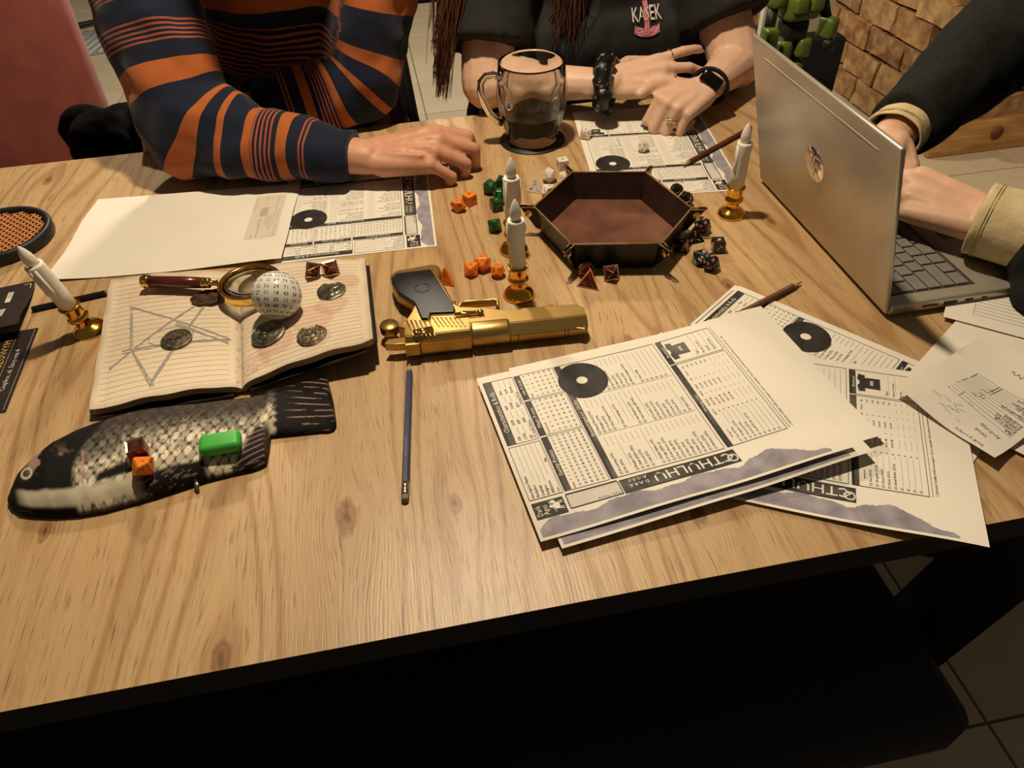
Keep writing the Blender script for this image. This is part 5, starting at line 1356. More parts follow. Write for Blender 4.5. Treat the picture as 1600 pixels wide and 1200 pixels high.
def head(m, c, look, s=1.0):
    """c: head centre, look: facing direction"""
    look = Vector(look).normalized(); c = Vector(c); up = (Vector((0, 0, 1))-look*look.z).normalized(); sd = look.cross(up)
    capsule(m, c+up*.035*s-look*.012*s, .082*s, c+up*.03*s+look*.004*s, .080*s, sd, .93, 18)
    capsule(m, c-up*.02*s+look*.018*s, .066*s, c-up*.075*s+look*.035*s, .040*s, sd, .95, 16)
    capsule(m, c+look*.085*s+up*.012*s, .009*s, c+look*.103*s-up*.022*s, .013*s)          # nose
    capsule(m, c+look*.074*s-up*.052*s-sd*.018*s, .009*s, c+look*.074*s-up*.052*s+sd*.018*s, .009*s)   # lips
    capsule(m, c+look*.070*s+up*.022*s-sd*.045*s, .012*s, c+look*.070*s+up*.022*s+sd*.045*s, .012*s)   # brow
    for k in (-1, 1): capsule(m, c+sd*k*.076*s+up*.012*s, .017*s, c+sd*k*.078*s-up*.022*s, .012*s, sd, .5)  # ears
    return look, up, sd
def eyes(par, c, look, s=1.0):
    look = Vector(look).normalized(); c = Vector(c); up = (Vector((0, 0, 1))-look*look.z).normalized(); sd = look.cross(up)
    m = MB(); k2 = MB()
    for k in (-1, 1):
        e = c+look*.072*s+sd*k*.031*s+up*.004*s; m.sphere(e, .0125*s, 14, 10); k2.sphere(e+look*.0095*s, .0055*s, 12, 8)
    m.build('eyes', mat('eye_white', 'd8d2cb', None, 20, .3), par); k2.build('iris', mat('iris_brown', '2a1a10', None, 20, .3), par)
SKIN = dict(rough=.48, spec=.4, bump=.12, bscale=170)
M['skin_m'] = mat('skin_warm', 'bd876a', 'c89376', 45, **SKIN)
M['skin_w'] = mat('skin_light', 'd0a88e', 'd8b298', 45, **SKIN)
M['skin_r'] = mat('skin_medium', 'c49a7e', 'cda58a', 45, **SKIN)
for k, s_ in (('skin_m', .08), ('skin_w', .08), ('skin_r', .08)): pass

def stripes():
    m = bpy.data.materials.new('striped_knit'); m.use_nodes = True; nt = m.node_tree; b = nt.nodes['Principled BSDF']; L = nt.links.new
    a = nt.nodes.new('ShaderNodeAttribute'); a.attribute_name = 'stripe'
    navy, orange, rust = (*hexc('131a30'), 1), (*hexc('b3602c'), 1), (*hexc('a4553c'), 1)
    def ramp(stops):
        r = nt.nodes.new('ShaderNodeValToRGB'); r.color_ramp.interpolation = 'CONSTANT'; e = r.color_ramp.elements
        while len(e) < len(stops): e.new(.5)
        for q, (p, c) in zip(e, stops): q.position = p; q.color = c
        L(a.outputs['Fac'], r.inputs[0]); return r
    N, O = navy, orange
    base = ramp([(0, N), (.098, O), (.116, N), (.150, O), (.164, N), (.192, O), (.206, N), (.232, O), (.255, N), (.318, O), (.358, N), (.480, O), (.520, N), (.700, O), (.745, N), (.80, O), (.82, N)])
    W_, K = (1, 1, 1, 1), (0, 0, 0, 1)
    msk = ramp([(0, K), (.074, W_), (.083, K), (.118, W_), (.149, K), (.382, W_), (.412, K), (.438, W_), (.470, K), (.535, W_), (.600, K), (.62, W_), (.68, K), (.76, W_), (.79, K), (.85, W_), (.93, K)])
    sn = nt.nodes.new('ShaderNodeMath'); sn.operation = 'MULTIPLY'; sn.inputs[1].default_value = 2*math.pi/0.0062; L(a.outputs['Fac'], sn.inputs[0])
    s2 = nt.nodes.new('ShaderNodeMath'); s2.operation = 'SINE'; L(sn.outputs[0], s2.inputs[0])
    s3 = nt.nodes.new('ShaderNodeMath'); s3.operation = 'GREATER_THAN'; s3.inputs[1].default_value = 0.15; L(s2.outputs[0], s3.inputs[0])
    s4 = nt.nodes.new('ShaderNodeMath'); s4.operation = 'MULTIPLY'; L(s3.outputs[0], s4.inputs[0]); L(msk.outputs[0], s4.inputs[1])
    mx = nt.nodes.new('ShaderNodeMix'); mx.data_type = 'RGBA'; L(s4.outputs[0], mx.inputs[0]); L(base.outputs[0], mx.inputs[6]); mx.inputs[7].default_value = rust
    tc = nt.nodes.new('ShaderNodeTexCoord'); nz = nt.nodes.new('ShaderNodeTexNoise'); nz.inputs['Scale'].default_value = 500; L(tc.outputs['Object'], nz.inputs['Vector'])
    m2 = nt.nodes.new('ShaderNodeMix'); m2.data_type = 'RGBA'; m2.blend_type = 'MULTIPLY'; m2.inputs[0].default_value = .35; L(mx.outputs[2], m2.inputs[6]); L(nz.outputs[1], m2.inputs[7])
    L(m2.outputs[2], b.inputs['Base Color']); b.inputs['Roughness'].default_value = .85; b.inputs['Sheen Weight'].default_value = .15; b.inputs['Specular IOR Level'].default_value = .2
    bp = nt.nodes.new('ShaderNodeBump'); bp.inputs['Strength'].default_value = .3; bp.inputs['Distance'].default_value = .001; L(nz.outputs[0], bp.inputs['Height']); L(bp.outputs[0], b.inputs['Normal'])
    return m
M['stripes'] = stripes()
def stripe_attr(me, bones):
    """bones: list of (polyline, radius, start, direction)"""
    v = np.zeros(len(me.vertices)*3); me.vertices.foreach_get('co', v); v = v.reshape(-1, 3)
    best = np.full(len(v), 9e9); val = np.zeros(len(v))
    for pl, rad, start, sgn in bones:
        s0 = start; D = []; Sx = []
        for a, b in zip(pl[:-1], pl[1:]):
            a, b = np.array(a), np.array(b); d = b-a; L = np.linalg.norm(d); t = ((v-a) @ d)/L**2; tcl = np.clip(t, 0, 1)
            D.append(np.linalg.norm(v-a-tcl[:, None]*d, axis=1)); Sx.append(s0+sgn*np.clip(t, -.4, 1.4)*L); s0 += sgn*L
        D = np.array(D); Sx = np.array(Sx); dm = D.min(0); w = np.exp(-(D-dm)/.014); sv_ = (w*Sx).sum(0)/w.sum(0)
        sel = dm/rad < best; best = np.where(sel, dm/rad, best); val = np.where(sel, sv_, val)
    at_ = me.attributes.new('stripe', 'FLOAT', 'POINT'); at_.data.foreach_set('value', val.astype(np.float32))
def legs(par, hip, spread, knee_y, mtl, facing=(0, -1, 0), kz=-.21):
    m = MB(); f = Vector(facing); sd = Vector((-f.y, f.x, 0)); hip = Vector(hip)
    capsule(m, hip-sd*.07, .12, hip+sd*.07, .12)
    for k in (-1, 1):
        kn = hip+f*knee_y+sd*k*spread; kn.z = kz
        capsule(m, hip+sd*k*.08, .085, kn, .062); ft = kn+f*(-.05); ft.z = FZ+.09
        capsule(m, kn, .062, ft, .045, flat_end=True)
    melt('trousers', m, .012, mtl, par, 4)
    for k in (-1, 1):
        kn = hip+f*knee_y+sd*k*spread; ft = kn+f*(-.06); ft.z = FZ+.045
        s = MB(); capsule(s, ft, .042, ft+f*.15-Vector((0, 0, .008)), .034, (0, 0, 1), .8); melt('shoe', s, .01, M['rubber'], par, 2)

# ---- man in the striped jumper
man = empty('person', (-0.14, 1.50, FZ), 0, 'person in a navy and orange striped jumper, one forearm resting on the table', 'person')
mo = Vector(man.location)
def T(p): return Vector(p)-mo
W = T((-.042, 1.018, .040)); EL = T((-.295, 1.108, .062)); SH = T((-.325, 1.255, .315))
WL = T((-.235, 1.205, .048)); ELL = T((-.035, 1.240, .062)); SHL = T((.035, 1.285, .315))
NK = T((-.14, 1.31, .37)); HD = T((-.10, 1.15, .48)); HIP = T((-.14, 1.52, -.24))
m = MB()
capsule(m, EL, .043, W, .0285, (0, 0, 1), .86); capsule(m, SH, .055, EL, .045); capsule(m, ELL, .043, WL, .028); capsule(m, SHL, .055, ELL, .045)
capsule(m, SH+V3(.02, .03, 0), .06, SHL+V3(-.02, .03, 0), .06); capsule(m, NK+V3(0, .04, -.05), .10, HIP, .10, (1, 0, 0), 1.2, 20); capsule(m, NK, .060, HD-V3(0, 0, .06), .054)
tips, F_, U_h, S_h = hand(m, W, (1, -.13, .10), (0.0, -.30, .95), True, ((24, 62, 40, 4), (30, 66, 40, 0), (36, 70, 40, -4), (42, 72, 42, -9)), ((.75, .45, -.45), (.95, .05, -.3), (.98, -.1, -.15)), 1.14, .030)
hand(m, WL, (-1, -.05, 0), (0, -.2, 1), False, ((20, 50, 30, 3), (24, 50, 30, 0), (28, 50, 30, -3), (30, 50, 30, -6)), ((.75, .45, -.3), (.95, .1, -.2), (.98, 0, -.1)), 1.08)
look_m = (0.15, -1, -.55); head(m, HD, look_m, 1.03)
# tendons / veins on the back of the hand
for f, (sm_, e) in enumerate(((.022, .085), (.006, .09), (-.009, .085), (-.024, .075))):
    capsule(m, W+(F_*.03+S_h*sm_*.5+U_h*.0125)*1.14, .0028, W+(F_*e+S_h*sm_+U_h*.0108)*1.14, .0034)
body = melt('body', m, .0032, M['skin_m'], man, 5)
eyes(man, HD, look_m, 1.03)
m = MB()
up_ = T((-.14, 1.36, .10))
capsule(m, EL, .062, W-(W-EL).normalized()*.018, .043, (0, 0, 1), .92, 18, True)
capsule(m, SH, .083, EL, .064, None, 1, 18); capsule(m, EL+V3(.01, 0, .02), .064, EL+V3(.06, -.01, .01), .058)
capsule(m, SHL, .082, ELL, .062, None, 1, 18); capsule(m, ELL, .060, WL+V3(.03, 0, 0), .045, None, 1, 18, True)
capsule(m, SH+V3(.03, .02, 0), .10, SHL+V3(-.03, .02, 0), .10, None, 1, 18)
capsule(m, NK+V3(0, .03, -.06), .14, HIP+V3(0, .02, .05), .15, (1, 0, 0), 1.22, 22); capsule(m, NK, .075, NK+V3(0, -.02, .055), .062, None, 1, 18, True)
capsule(m, T((-.14, 1.34, .12)), .11, T((-.14, 1.36, -.1)), .11, (1, 0, 0), 1.3, 20)
sw = melt('jumper', m, .0065, M['stripes'], man, 5, .018, .055)
stripe_attr(sw.data, [([W, EL, SH], .06, 0.0, 1), ([WL, ELL, SHL], .06, 0.0, 1), ([HIP, up_, NK+V3(0, .03, -.02)], .15, 0.232, 1)])
legs(man, HIP, .11, .42, M['black'])
m = MB(); q = random.Random(4)
for k in range(70):
    a, b = q.uniform(0, 6.28), q.uniform(.15, 1.35); d = V3(math.sin(b)*math.cos(a), math.sin(b)*math.sin(a), math.cos(b))
    if d.y < -.45 and d.z < .75: continue
    capsule(m, HD+V3(0, .01, .04)+d*.078, .018, HD+V3(0, .012, .035)+d*.09, .016, n=8)
melt('hair', m, .008, mat('dark_hair', '1c130d', '2a1d14', 90, .5), man, 3)

# ---- woman in the black T-shirt
wom = empty('person', (0.38, 1.55, FZ), 0, 'person in a black printed T-shirt with long brown hair, hands folded on the table', 'person')
mo = Vector(wom.location)
RW, RE, RS = T((.356, 1.138, .060)), T((.172, 1.232, .046)), T((.215, 1.36, .27))
LW, LE, LS = T((.515, 1.106, .050)), T((.605, 1.205, .046)), T((.545, 1.36, .27))
NK = T((.39, 1.40, .32)); HD = T((.29, 1.30, .47)); HIP = T((.39, 1.58, -.25))
m = MB()
capsule(m, RE, .042, RW, .0245, (0, 0, 1), .9); capsule(m, RS, .05, RE, .044); capsule(m, LE, .043, LW, .0245, (0, 0, 1), .9); capsule(m, LS, .05, LE, .045)
capsule(m, RS, .06, LS, .06); capsule(m, NK-V3(0, 0, .08), .10, HIP, .11, (1, 0, 0), 1.25, 20); capsule(m, NK, .05, HD-V3(0, 0, .06), .046)
rt_, RF, RU, RSd = hand(m, RW, (1, -.10, .10), (0.05, -.66, .75), True, ((8, 16, 12, 14), (18, 26, 16, 3), (20, 24, 16, -7), (22, 28, 20, -17)), ((.5, .6, -.6), (.9, .1, -.4), (.95, 0, -.2)), 0.96, .024)
lt_, LF, LU, LSd = hand(m, LW, (-.86, -.50, -.06), (-.22, -.42, .88), False, ((66, 88, 50, 3), (68, 90, 50, 0), (72, 90, 50, -3), (74, 90, 50, -6)), ((.75, .55, .15), (.97, .15, .10), (.98, -.05, -.1)), 0.96, .024)
look_w = (-.1, -1, -.35); head(m, HD, look_w, .96)
melt('body', m, .0031, M['skin_w'], wom, 4); eyes(wom, HD, look_w, .96)
m = MB()
capsule(m, RS, .080, RE+(RS-RE)*.22, .078, None, 1, 18, True); capsule(m, LS, .080, LE+(LS-LE)*.25, .078, None, 1, 18, True)
capsule(m, RS+V3(.02, 0, .01), .085, LS+V3(-.02, 0, .01), .085, None, 1, 18)
capsule(m, NK-V3(0, 0, .10), .115, HIP+V3(0, 0, .03), .13, (1, 0, 0), 1.75, 22); capsule(m, NK-V3(0, .03, .12), .10, NK-V3(0, .02, .32), .10, (1, 0, 0), 2.1, 20)
capsule(m, T((.27, 1.345, .06)), .10, T((.57, 1.345, .06)), .10, None, 1, 18); capsule(m, T((.27, 1.36, -.06)), .10, T((.58, 1.36, -.06)), .10, None, 1, 18)
sh = melt('t_shirt', m, .007, mat('black_cotton', '141413', '1b1a18', 80, .85, bump=.2, bscale=400), wom, 4, .014, .06)
legs(wom, HIP, .09, .42, M['navy_skin'])
# print on the chest
sv = np.zeros(len(sh.data.vertices)*3); sh.data.vertices.foreach_get('co', sv); sv = sv.reshape(-1, 3)
def chest(x, z):
    """front surface of the shirt at x, z (local)"""
    k = np.argsort(np.hypot(sv[:, 0]-x, sv[:, 2]-z)+np.where(sv[:, 1] > NK.y, 9, 0))[:6]
    return sv[k, 1].min()
m = MB(); cx, cz = .455-mo.x, .128-mo.z
def cpt(a, b, e=.0012): return (cx+a, chest(cx+a, cz+b)-e, cz+b)
n = 14; pts = []
for i in range(n+1):
    a = -.022+.044*i/n
    for j in range(5): pts.append(cpt(a, -.040+.003*abs(a/.022)**2*2+.013*j/4))
m.add(pts, [(i*5+j, i*5+j+1, (i+1)*5+j+1, (i+1)*5+j) for i in range(n) for j in range(4)], 1)
pts = []
for i in range(5):
    for j in range(13): pts.append(cpt(-.0045+.009*i/4, -.032+.070*j/12))
m.add(pts, [(i*13+j, i*13+j+1, (i+1)*13+j+1, (i+1)*13+j) for i in range(4) for j in range(12)], 1)
v, f = glyphs('KASEK'); sz = .0175; v = (v-[v[:, 0].max()/2, .35])*sz
m.add([cpt(a*1.05, b*1.6-.006, .0022) for a, b in v], f, 0)
m.build('shirt_print', [mat('white_print', 'c9c2b8', None, 30, .7), mat('pink_print', 'b9707c', None, 30, .7)], wom)
# scrunchie, watch, rings, nails
m = MB(); d = (RW-RE).normalized(); c = RW-d*.004; a = d.cross(V3(0, 0, 1)).normalized(); b = d.cross(a); q = random.Random(8); pts = []
for k in range(36):
    t = 2*math.pi*k/36; pts.append(c+(a*math.cos(t)+b*math.sin(t))*(.035+.002*math.sin(5*t))+d*.003*math.sin(7*t))
m.tube(pts, [.0135+.0032*math.sin(k*2.1)+q.uniform(-.001, .001) for k in range(36)], 12, closed=True)
m.build('scrunchie', mat('patterned_satin', '0f0f10', 'a8a090', 70, .4, contrast=(.60, .66), bump=.6, bscale=120), wom)
m = MB(); d = (LW-LE).normalized(); c = LW-d*.010; a = d.cross(V3(0, 0, 1)).normalized(); b = d.cross(a)
m.tube([c+(a*math.cos(t)*1.06+b*math.sin(t)*.96)*.0262 for t in np.linspace(0, 2*math.pi, 33)[:-1]], .0075, 8, closed=True, flat=(.30, 1.3)); m.build('watch_strap', M['rubber'], wom)
m = MB(); wc_ = c+V3(-.010, -.022, .016); wn = (wc_-c).normalized(); qm = wn.to_track_quat('Z', 'X').to_matrix().to_4x4()
xa = d-wn*d.dot(wn); xa.normalize(); ya = wn.cross(xa); MM = Matrix(((xa.x, ya.x, wn.x, wc_.x), (xa.y, ya.y, wn.y, wc_.y), (xa.z, ya.z, wn.z, wc_.z), (0, 0, 0, 1)))
m.bbox((0, 0, .002), (.020, .036, .009), .0035, M=MM, seg=3); m.build('smart_watch', mat('black_watch_glass', '0a0b0b', None, 20, .12), wom)
def ring(tipbase, F, U, Sd, f, s, name, along=.5, mt=None, stone=None, pose=(18, 0)):
    fm = (.092, .095, .089, .080); sm = (.027, .0085, -.0095, -.0265)
    return None
M['ringmetal'] = mat('silver_gold', (.75, .66, .48), None, 20, .15, 1.0)
def finger_ring(W, F, U, Sd, f, s, mcp, spr, stone, thick=.0011):
    fm = (.092, .095, .089, .080); sm = (.027, .0085, -.0095, -.0265); um = (-.001, .002, .001, -.003); rd = (.0094, .0096, .0090, .0080)[f]*s
    b_ = W+(F*fm[f]+Sd*sm[f]+U*um[f])*s; sp = math.radians(spr); F2 = F*math.cos(sp)+Sd*math.sin(sp); an = math.radians(mcp); dd = F2*math.cos(an)-U*math.sin(an)
    c = b_+dd*.020*s; u2 = (U-dd*U.dot(dd)).normalized(); s2 = dd.cross(u2); m = MB()
    m.tube([c+(u2*math.cos(t)+s2*math.sin(t))*(rd+.0006) for t in np.linspace(0, 2*math.pi, 25)[:-1]], thick, 8, closed=True)
    if stone == 'cluster':
        for k in range(7): m.sphere(c+u2*(rd+.0015)+s2*.004*math.cos(k*.9)+dd*.004*math.sin(k*.9), .0019, 8, 6)
    r_ = m.build('ring', M['ringmetal'], wom)
    if stone == 'black':
        m = MB(); m.sphere(c+u2*(rd+.0012), .0030, 12, 8); m.build('ring_stone', M['rubber'], r_)
finger_ring(RW, RF, RU, RSd, 0, .96, 8, 14, None); finger_ring(RW, RF, RU, RSd, 2, .96, 20, -7, 'black', .0014); finger_ring(LW, LF, LU, LSd, 2, .96, 72, -3, 'cluster', .0018)
M['nail'] = mat('navy_nail', '0d1030', None, 20, .15, coat=.5); M['nail2'] = mat('bare_nail', 'd3a893', None, 20, .3)
for k, (tp_, dd, _, ang) in enumerate(rt_[:4]):
    u2 = (RU-dd*RU.dot(dd)).normalized(); s2 = dd.cross(u2); c = tp_-dd*.0005+u2*.0052
    MM = Matrix(((dd.x, s2.x, u2.x, c.x), (dd.y, s2.y, u2.y, c.y), (dd.z, s2.z, u2.z, c.z), (0, 0, 0, 1)))
    m = MB(); m.sphere((0, 0, 0), .0068, 14, 8, sc=(1.05, .82, .34), M=MM); m.build('nail', M['nail'] if k < 2 else M['nail2'], wom)
# hair
m = MB(); q = random.Random(11)
def strand(pts, r):
    P4 = [Vector(p) for p in pts]; out = []
    for k in range(15):
        t = k/14; a = (1-t)**3; b = 3*t*(1-t)**2; c = 3*t*t*(1-t); d = t**3; out.append(P4[0]*a+P4[1]*b+P4[2]*c+P4[3]*d)
    m.tube(out, [r*(1-.7*max(0, (k-8)/6)) for k in range(15)], 5)
for k in range(420):
    g_ = q.random(); j = lambda s: q.gauss(0, s)
    if g_ < .5:      # lock falling beside the shoulder
        strand([HD+V3(-.03+j(.02), .0+j(.02), .10), HD+V3(-.12+j(.012), -.01+j(.02), .05), T((.135+j(.018), 1.235+j(.014), .20)), T((.092+j(.007), 1.215+j(.008), .030+abs(j(.055))))], q.uniform(.0009, .0019))
    elif g_ < .85:   # lock on the chest
        strand([HD+V3(.03+j(.02), .0+j(.02), .10), HD+V3(.10+j(.012), -.01+j(.02), .05), T((.315+j(.022), 1.265+j(.012), .18)), T((.315+j(.016), 1.255+j(.010), .065+abs(j(.045))))], q.uniform(.0009, .0019))
    else:
        strand([HD+V3(j(.03), .02+j(.02), .105), HD+V3(j(.05), .12, .08), HD+V3(j(.05), .14, -.05), HD+V3(j(.06), .13, -.25)], .005)
for k in range(60):
    a, b = q.uniform(0, 6.28), q.uniform(0, 1.3); d = V3(math.sin(b)*math.cos(a), math.sin(b)*math.sin(a), math.cos(b))
    if d.y < -.35 and d.z < .7: continue
    m.sphere(HD+V3(0, .01, .03)+d*.078, .022, 10, 8)
m.build('hair', mat('brown_hair', '3d2115', '5e3826', 40, .42, stretch=(6, 6, 1)), wom)

# ---- person at the laptop
per = empty('person', (1.20, 0.80, FZ), 0, 'person in a black jacket with cream cuffs, typing on the laptop', 'person')
mo = Vector(per.location)
NW, NE, NS = T((.664, .622, .062)), T((.830, .425, .066)), T((1.08, .56, .33))
FW, FE, FS = T((.690, .868, .050)), T((.945, 1.035, .085)), T((1.16, 1.00, .33))
NK = T((1.17, .81, .38)); HD = T((1.08, .81, .52)); HIP = T((1.24, .81, -.24))
m = MB()
capsule(m, NE, .042, NW, .0275, (0, 0, 1), .88); capsule(m, NS, .055, NE, .045); capsule(m, FE, .042, FW, .0275, (0, 0, 1), .88); capsule(m, FS, .055, FE, .045)
capsule(m, NS, .07, FS, .07); capsule(m, NK-V3(0, 0, .06), .12, HIP, .12, (0, 1, 0), 1.2, 20); capsule(m, NK, .058, HD-V3(0, 0, .06), .053)
hand(m, NW, (-.56, .81, .05), (-.24, -.28, .93), False, ((34, 44, 30, 4), (38, 44, 30, 0), (40, 46, 30, -3), (40, 48, 30, -7)), ((.8, .4, -.35), (.95, .1, -.3), (.95, 0, -.2)), 1.06, .029)
hand(m, FW, (-.74, -.64, .02), (-.25, .15, .95), True, ((30, 40, 30, 4), (34, 42, 30, 0), (36, 44, 30, -3), (36, 46, 30, -7)), ((.8, .45, -.3), (.95, .1, -.3), (.95, 0, -.2)), 1.06, .029)
look_r = (-1, 0, -.5); head(m, HD, look_r, 1.0)
melt('body', m, .0032, M['skin_r'], per, 4); eyes(per, HD, look_r)
m = MB()
dn_, df_ = (NW-NE).normalized(), (FW-FE).normalized()
capsule(m, NE, .075, NW-dn_*.042, .056, (0, 0, 1), 1.0, 18, True); capsule(m, NS, .088, NE, .076, None, 1, 18)
capsule(m, FE, .078, FW-df_*.036, .050, (0, 0, 1), 1.0, 18, True); capsule(m, FS, .088, FE, .078, None, 1, 18)
capsule(m, NS+V3(.02, .03, 0), .10, FS+V3(.02, -.03, 0), .10, None, 1, 18); capsule(m, NK-V3(-.01, 0, .10), .14, HIP+V3(0, 0, -.02), .155, (0, 1, 0), 1.3, 22); capsule(m, NK, .075, NK+V3(-.02, 0, .05), .065, None, 1, 18, True)
capsule(m, T((.712, .548, .050)), .058, T((.83, .425, .055)), .070, None, 1, 18); capsule(m, T((.668, .538, .016)), .020, T((.80, .40, .030)), .034, (0, 0, 1), .7, 14); capsule(m, T((.690, .560, .028)), .030, T((.81, .41, .035)), .04); capsule(m, T((.664, .528, .022)), .024, T((.674, .435, .022)), .028, (0, 0, 1), .7); capsule(m, T((.70, .53, .03)), .03, T((.72, .43, .03)), .035)
melt('jacket', m, .0065, mat('black_wool', '171815', '1e1f1b', 120, .9, bump=.25, bscale=500, spec=.25), per, 4, .014, .07)
M['cream'] = mat('cream_corduroy', 'bda97f', 'c9b68d', 60, .8, bump=.4, bscale=150)
for w_, d_, s0, s1, r0, r1 in ((NW, dn_, .085, -.014, .047, .0455), (FW, df_, .05, .004, .040, .040)):
    m = MB(); a = d_.cross(V3(0, 0, 1)).normalized(); b = a.cross(d_)
    prof = [(s0, r0), (s0*.6+s1*.4, r0*1.01), (s1+.004, r1*1.02), (s1, r1*1.04), (s1-.0015, r1*.98), (s1+.002, r1*.93), (s0, r0*.9)]; n = 36; vs = []
    for s_, r_ in prof:
        for k in range(n):
            t = 2*math.pi*k/n; rr_ = r_*(1+.025*math.sin(3*t+1)+.012*math.sin(8*t+s_*300)); vs.append(w_-d_*s_+(a*math.cos(t)+b*math.sin(t)*.86)*rr_)
    m.add(vs, [(i*n+k, i*n+(k+1) % n, (i+1)*n+(k+1) % n, (i+1)*n+k) for i in range(len(prof)-1) for k in range(n)], 0, True)
    cf = m.build('shirt_cuff', M['cream'], per)
    m = MB()
    for off in (.008, .011): m.tube([w_-d_*(s1+off)+(a*math.cos(t)+b*math.sin(t)*.86)*(r1*1.035*(1+.025*math.sin(3*t+1))) for t in np.linspace(0, 2*math.pi, 49)[:-1]], .0006, 5, closed=True)
    m.build('stitching', mat('stitch_thread', 'aa976c', None, 60, .8) if 'stitch_thread' not in bpy.data.materials else bpy.data.materials['stitch_thread'], cf)
legs(per, HIP, .11, .40, M['black'], (-1, 0, 0), -.22)
m = MB(); q = random.Random(4)
for k in range(70):
    a, b = q.uniform(0, 6.28), q.uniform(.05, 1.35); d = V3(math.sin(b)*math.cos(a), math.sin(b)*math.sin(a), math.cos(b))
    if d.x < -.45 and d.z < .75: continue
    capsule(m, HD+V3(.01, 0, .04)+d*.078, .018, HD+V3(.012, 0, .035)+d*.09, .016, n=8)
melt('hair', m, .008, mat('brown_short_hair', '2a1c12', '3a281a', 90, .5), per, 3)
# ------------------------------------------------------------------ chairs and things behind the table
M['pink'] = mat('pink_velvet', '8f4a40', '9c5549', 18, .85, sheen=.15, bump=.1, bscale=300)
M['navyfab'] = mat('navy_fabric', '12182a', '182036', 60, .85, bump=.15, bscale=500)
def upholstered(loc, rz, label, mt, w=.56, arms=False, name='armchair'):
    o = empty(name, loc, rz, label, 'chair')
    MB().bbox((0, 0, .43), (w, .50, .10), .03, seg=3).build('seat', mt, o)
    MB().bbox((0, .25, .66), (w, .09, .60), .03, seg=3, M=Matrix.Rotation(-.10, 4, 'X')).build('backrest', mt, o)
    for sx in (-1, 1):
        for sy in (-1, 1):
            m = MB(); m.tube([(sx*(w/2-.05), sy*.19, .39), (sx*(w/2-.03), sy*.22, .002)], [.018, .011], 10); m.build('leg', M['black_steel'], o)
    return o
upholstered((-.955, 1.545, FZ), math.radians(0), 'pink velvet chair standing empty behind the table beside the striped person', M['pink'], .60)
# navy chair of the woman, black bent posts
ch = empty('dining_chair', (.34, 1.66, FZ), 0, 'black-framed chair with navy back pad, under the person in the black T-shirt', 'chair')
MB().bbox((0, 0, .43), (.50, .46, .07), .025, seg=3).build('seat', M['navyfab'], ch)
for sx in (-1, 1):
    m = MB(); m.tube([(sx*.295, .20, .98), (sx*.300, .17, .85), (sx*.295, .10, .70), (sx*.285, .05, .55), (sx*.265, .08, .42), (sx*.25, .16, .20), (sx*.25, .22, .002)], .019, 10, flat=(1.0, .8)); m.build('back_post', M['black_steel'], ch)
    m = MB(); m.tube([(sx*.22, -.19, .40), (sx*.23, -.20, .002)], [.017, .012], 10); m.build('leg', M['black_steel'], ch)
MB().bbox((0, .155, .88), (.58, .035, .225), .012, seg=2, M=None).build('back_pad', M['navyfab'], ch)
# seats of the other two people
for nm, loc, rz, lab in (('dining_chair', (-.18, 1.60, FZ), 0, 'dark chair under the person in the striped jumper'), ('dining_chair', (1.32, .81, FZ), -math.pi/2, 'dark chair under the person typing on the laptop')):
    c_ = empty(nm, loc, rz, lab, 'chair')
    MB().bbox((0, 0, .385), (.40, .44, .05), .02, seg=2).build('seat', M['black'], c_)
    MB().bbox((0, .235, .66), (.38, .03, .34), .012, seg=2).build('backrest', M['black'], c_)
    for sx in (-1, 1):
        m = MB(); m.tube([(sx*.17, .235, .80), (sx*.17, .23, .40), (sx*.17, .24, .002)], .014, 8); m.build('back_post', M['black_steel'], c_)
        m = MB(); m.tube([(sx*.17, -.18, .37), (sx*.17, -.19, .002)], .013, 8); m.build('leg', M['black_steel'], c_)
# black jacket bundled on the seat beside the man
jk = MB(); q = random.Random(21); c0 = Vector((0, 0, 0))
for k in range(14):
    a = Vector((q.uniform(-.06, .06), q.uniform(-.05, .06), q.uniform(.0, .20))); b = a+Vector((q.uniform(-.05, .05), q.uniform(-.05, .05), q.uniform(-.06, .06)))
    capsule(jk, a, q.uniform(.05, .065), b, q.uniform(.04, .06))
j_ = melt('jacket', jk, .008, mat('black_fleece', '120f0e', '1a1614', 60, .95, spec=.1), None, 3, .02, .05); j_.location = (-.50, 1.44, -.27)
tag(j_, 'black jacket bundled between the pink chair and the striped person', 'jacket')
# grey ribbed mat far back on the floor, with a dark strap
fm_ = empty('floor_mat', (-1.52, 4.42, FZ+.001), .25, 'grey ribbed mat on the floor behind the pink chair', 'mat')
MB().box((0, 0, .003), (.62, .42, .006)).build('backing', mat('mat_grey', '8c9091', '9fa3a3', 60, .9), fm_)
for k in range(-12, 13):
    x = k*.05; m = MB()
    a = Vector((x-.10, -.205, .008)); b = Vector((x+.10, .205, .008))
    if abs(a.x) > .30 or abs(b.x) > .30: continue
    m.tube([a, b], .010, 6, flat=(1, .5)); m.build('rib', mat('mat_rib', 'b5bab9', None, 60, .9) if 'mat_rib' not in bpy.data.materials else bpy.data.materials['mat_rib'], fm_)
m = MB(); m.tube([(-.34, .26, .012), (-.1, .28, .02), (.12, .33, .02), (.22, .40, .03), (.30, .44, .015)], [.02, .022, .02, .024, .012], 8, flat=(1, .6)); tag(m.build('strap', M['black'], None, (-1.52, 4.42, FZ), (0, 0, .25)), 'dark strap lying on the floor along the grey mat', 'strap')
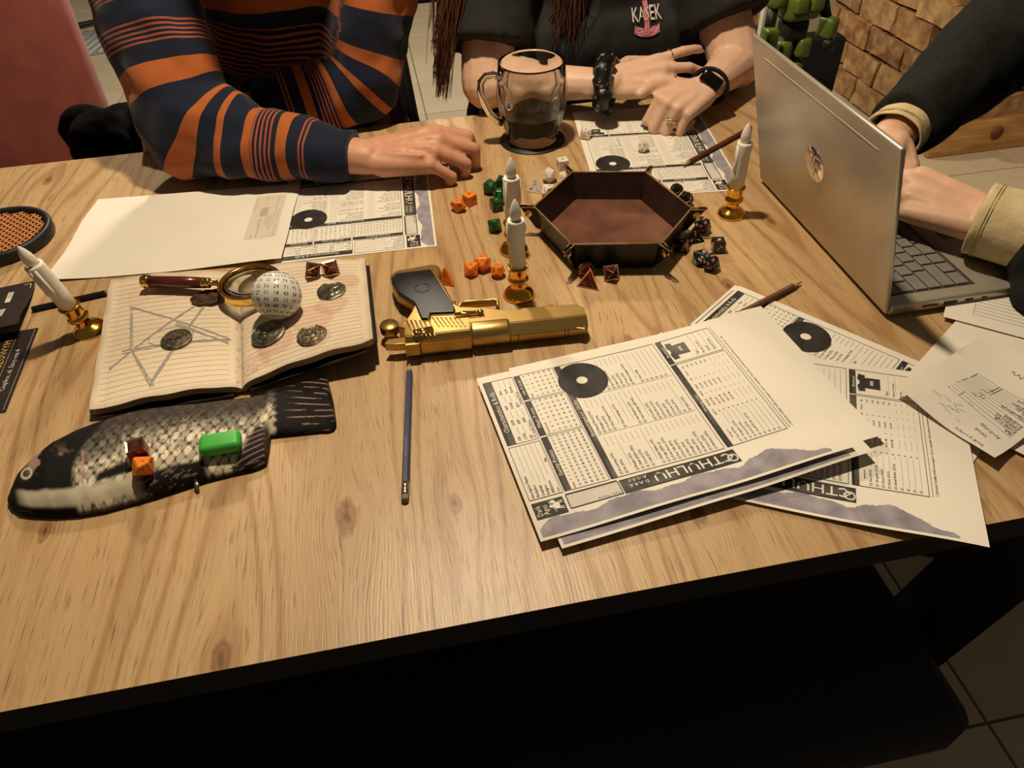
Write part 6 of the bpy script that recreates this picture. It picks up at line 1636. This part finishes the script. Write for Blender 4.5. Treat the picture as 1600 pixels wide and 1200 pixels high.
# black cabinet with a green toy and a pale panel
cb = empty('cabinet', (1.0, 1.80, FZ), 0, 'black stepped cabinet behind the laptop, carrying the green toy', 'cabinet')
MB().bbox((0, .07, .2995), (.40, .16, .599), .006, seg=1).build('body', M['black'], cb)
MB().bbox((-.10, -.155, .28), (.20, .28, .558), .006, seg=1).build('step', M['black'], cb)
MB().bbox((-.10, -.298, .285), (.18, .012, .50), .004, seg=1).build('door', M['black'], cb)
MB().tube([(-.03, -.312, .33), (-.03, -.312, .25)], .005, 8).build('handle', M['black_steel'], cb)
pn = empty('panel', (1.085, 1.86, -.1505), 0, 'pale cream panel with a white edge standing on the cabinet behind the green toy', 'panel')
MB().box((0, 0, .15), (.19, .012, .34)).build('board', mat('cream_board', 'b8a582', 'c2b08d', 20, .7), pn)
MB().box((-.098, -.002, .15), (.009, .018, .30)).build('white_edge', mat('white_edge', 'ded6c6', None, 20, .6), pn)
toy = empty('toy_figure', (.910, 1.570, -.190), .2, 'green plastic armoured toy figure standing behind the laptop', 'toy figure')
tg1 = mat('green_plastic', '62742f', '748839', 40, .38); tg2 = mat('dark_toy_joint', '20211a', '2a2a22', 40, .5)
def armour(c, d, bev, rz=0, name='plate', mt=tg1):
    MB().bbox(c, d, bev, 0, rz, seg=2).build(name, mt, toy)
armour((-.022, 0, .018), (.032, .062, .034), .008, .1, 'boot'); armour((.030, .01, .018), (.032, .062, .034), .008, -.1, 'boot')
for sx in (-.024, .028):
    armour((sx, 0, .058), (.030, .034, .048), .008, 0, 'shin_plate'); MB().tube([(sx, 0, .07), (sx*.8, 0, .14)], .015, 10).build('leg_joint', tg2, toy)
    armour((sx*1.05, -.006, .112), (.034, .038, .044), .009, 0, 'thigh_plate')
MB().bbox((0, 0, .155), (.062, .045, .05), .014, seg=2).build('waist', tg2, toy)
armour((0, -.008, .205), (.085, .055, .062), .014, 0, 'chest_plate'); armour((-.021, -.036, .212), (.032, .014, .032), .004, 0, 'chest_pouch'); armour((.021, -.036, .212), (.032, .014, .032), .004, 0, 'chest_pouch')
for sx in (-1, 1):
    armour((sx*.063, 0, .226), (.038, .048, .044), .012, 0, 'shoulder_plate'); MB().tube([(sx*.064, 0, .21), (sx*.078, -.015, .16)], .012, 10).build('arm_joint', tg2, toy)
    armour((sx*.078, -.022, .150), (.030, .040, .046), .008, .2*sx, 'forearm_plate'); armour((sx*.078, -.038, .118), (.024, .024, .024), .008, 0, 'glove', tg2)
MB().sphere((0, 0, .258), .024, 16, 12).build('head', tg2, toy)
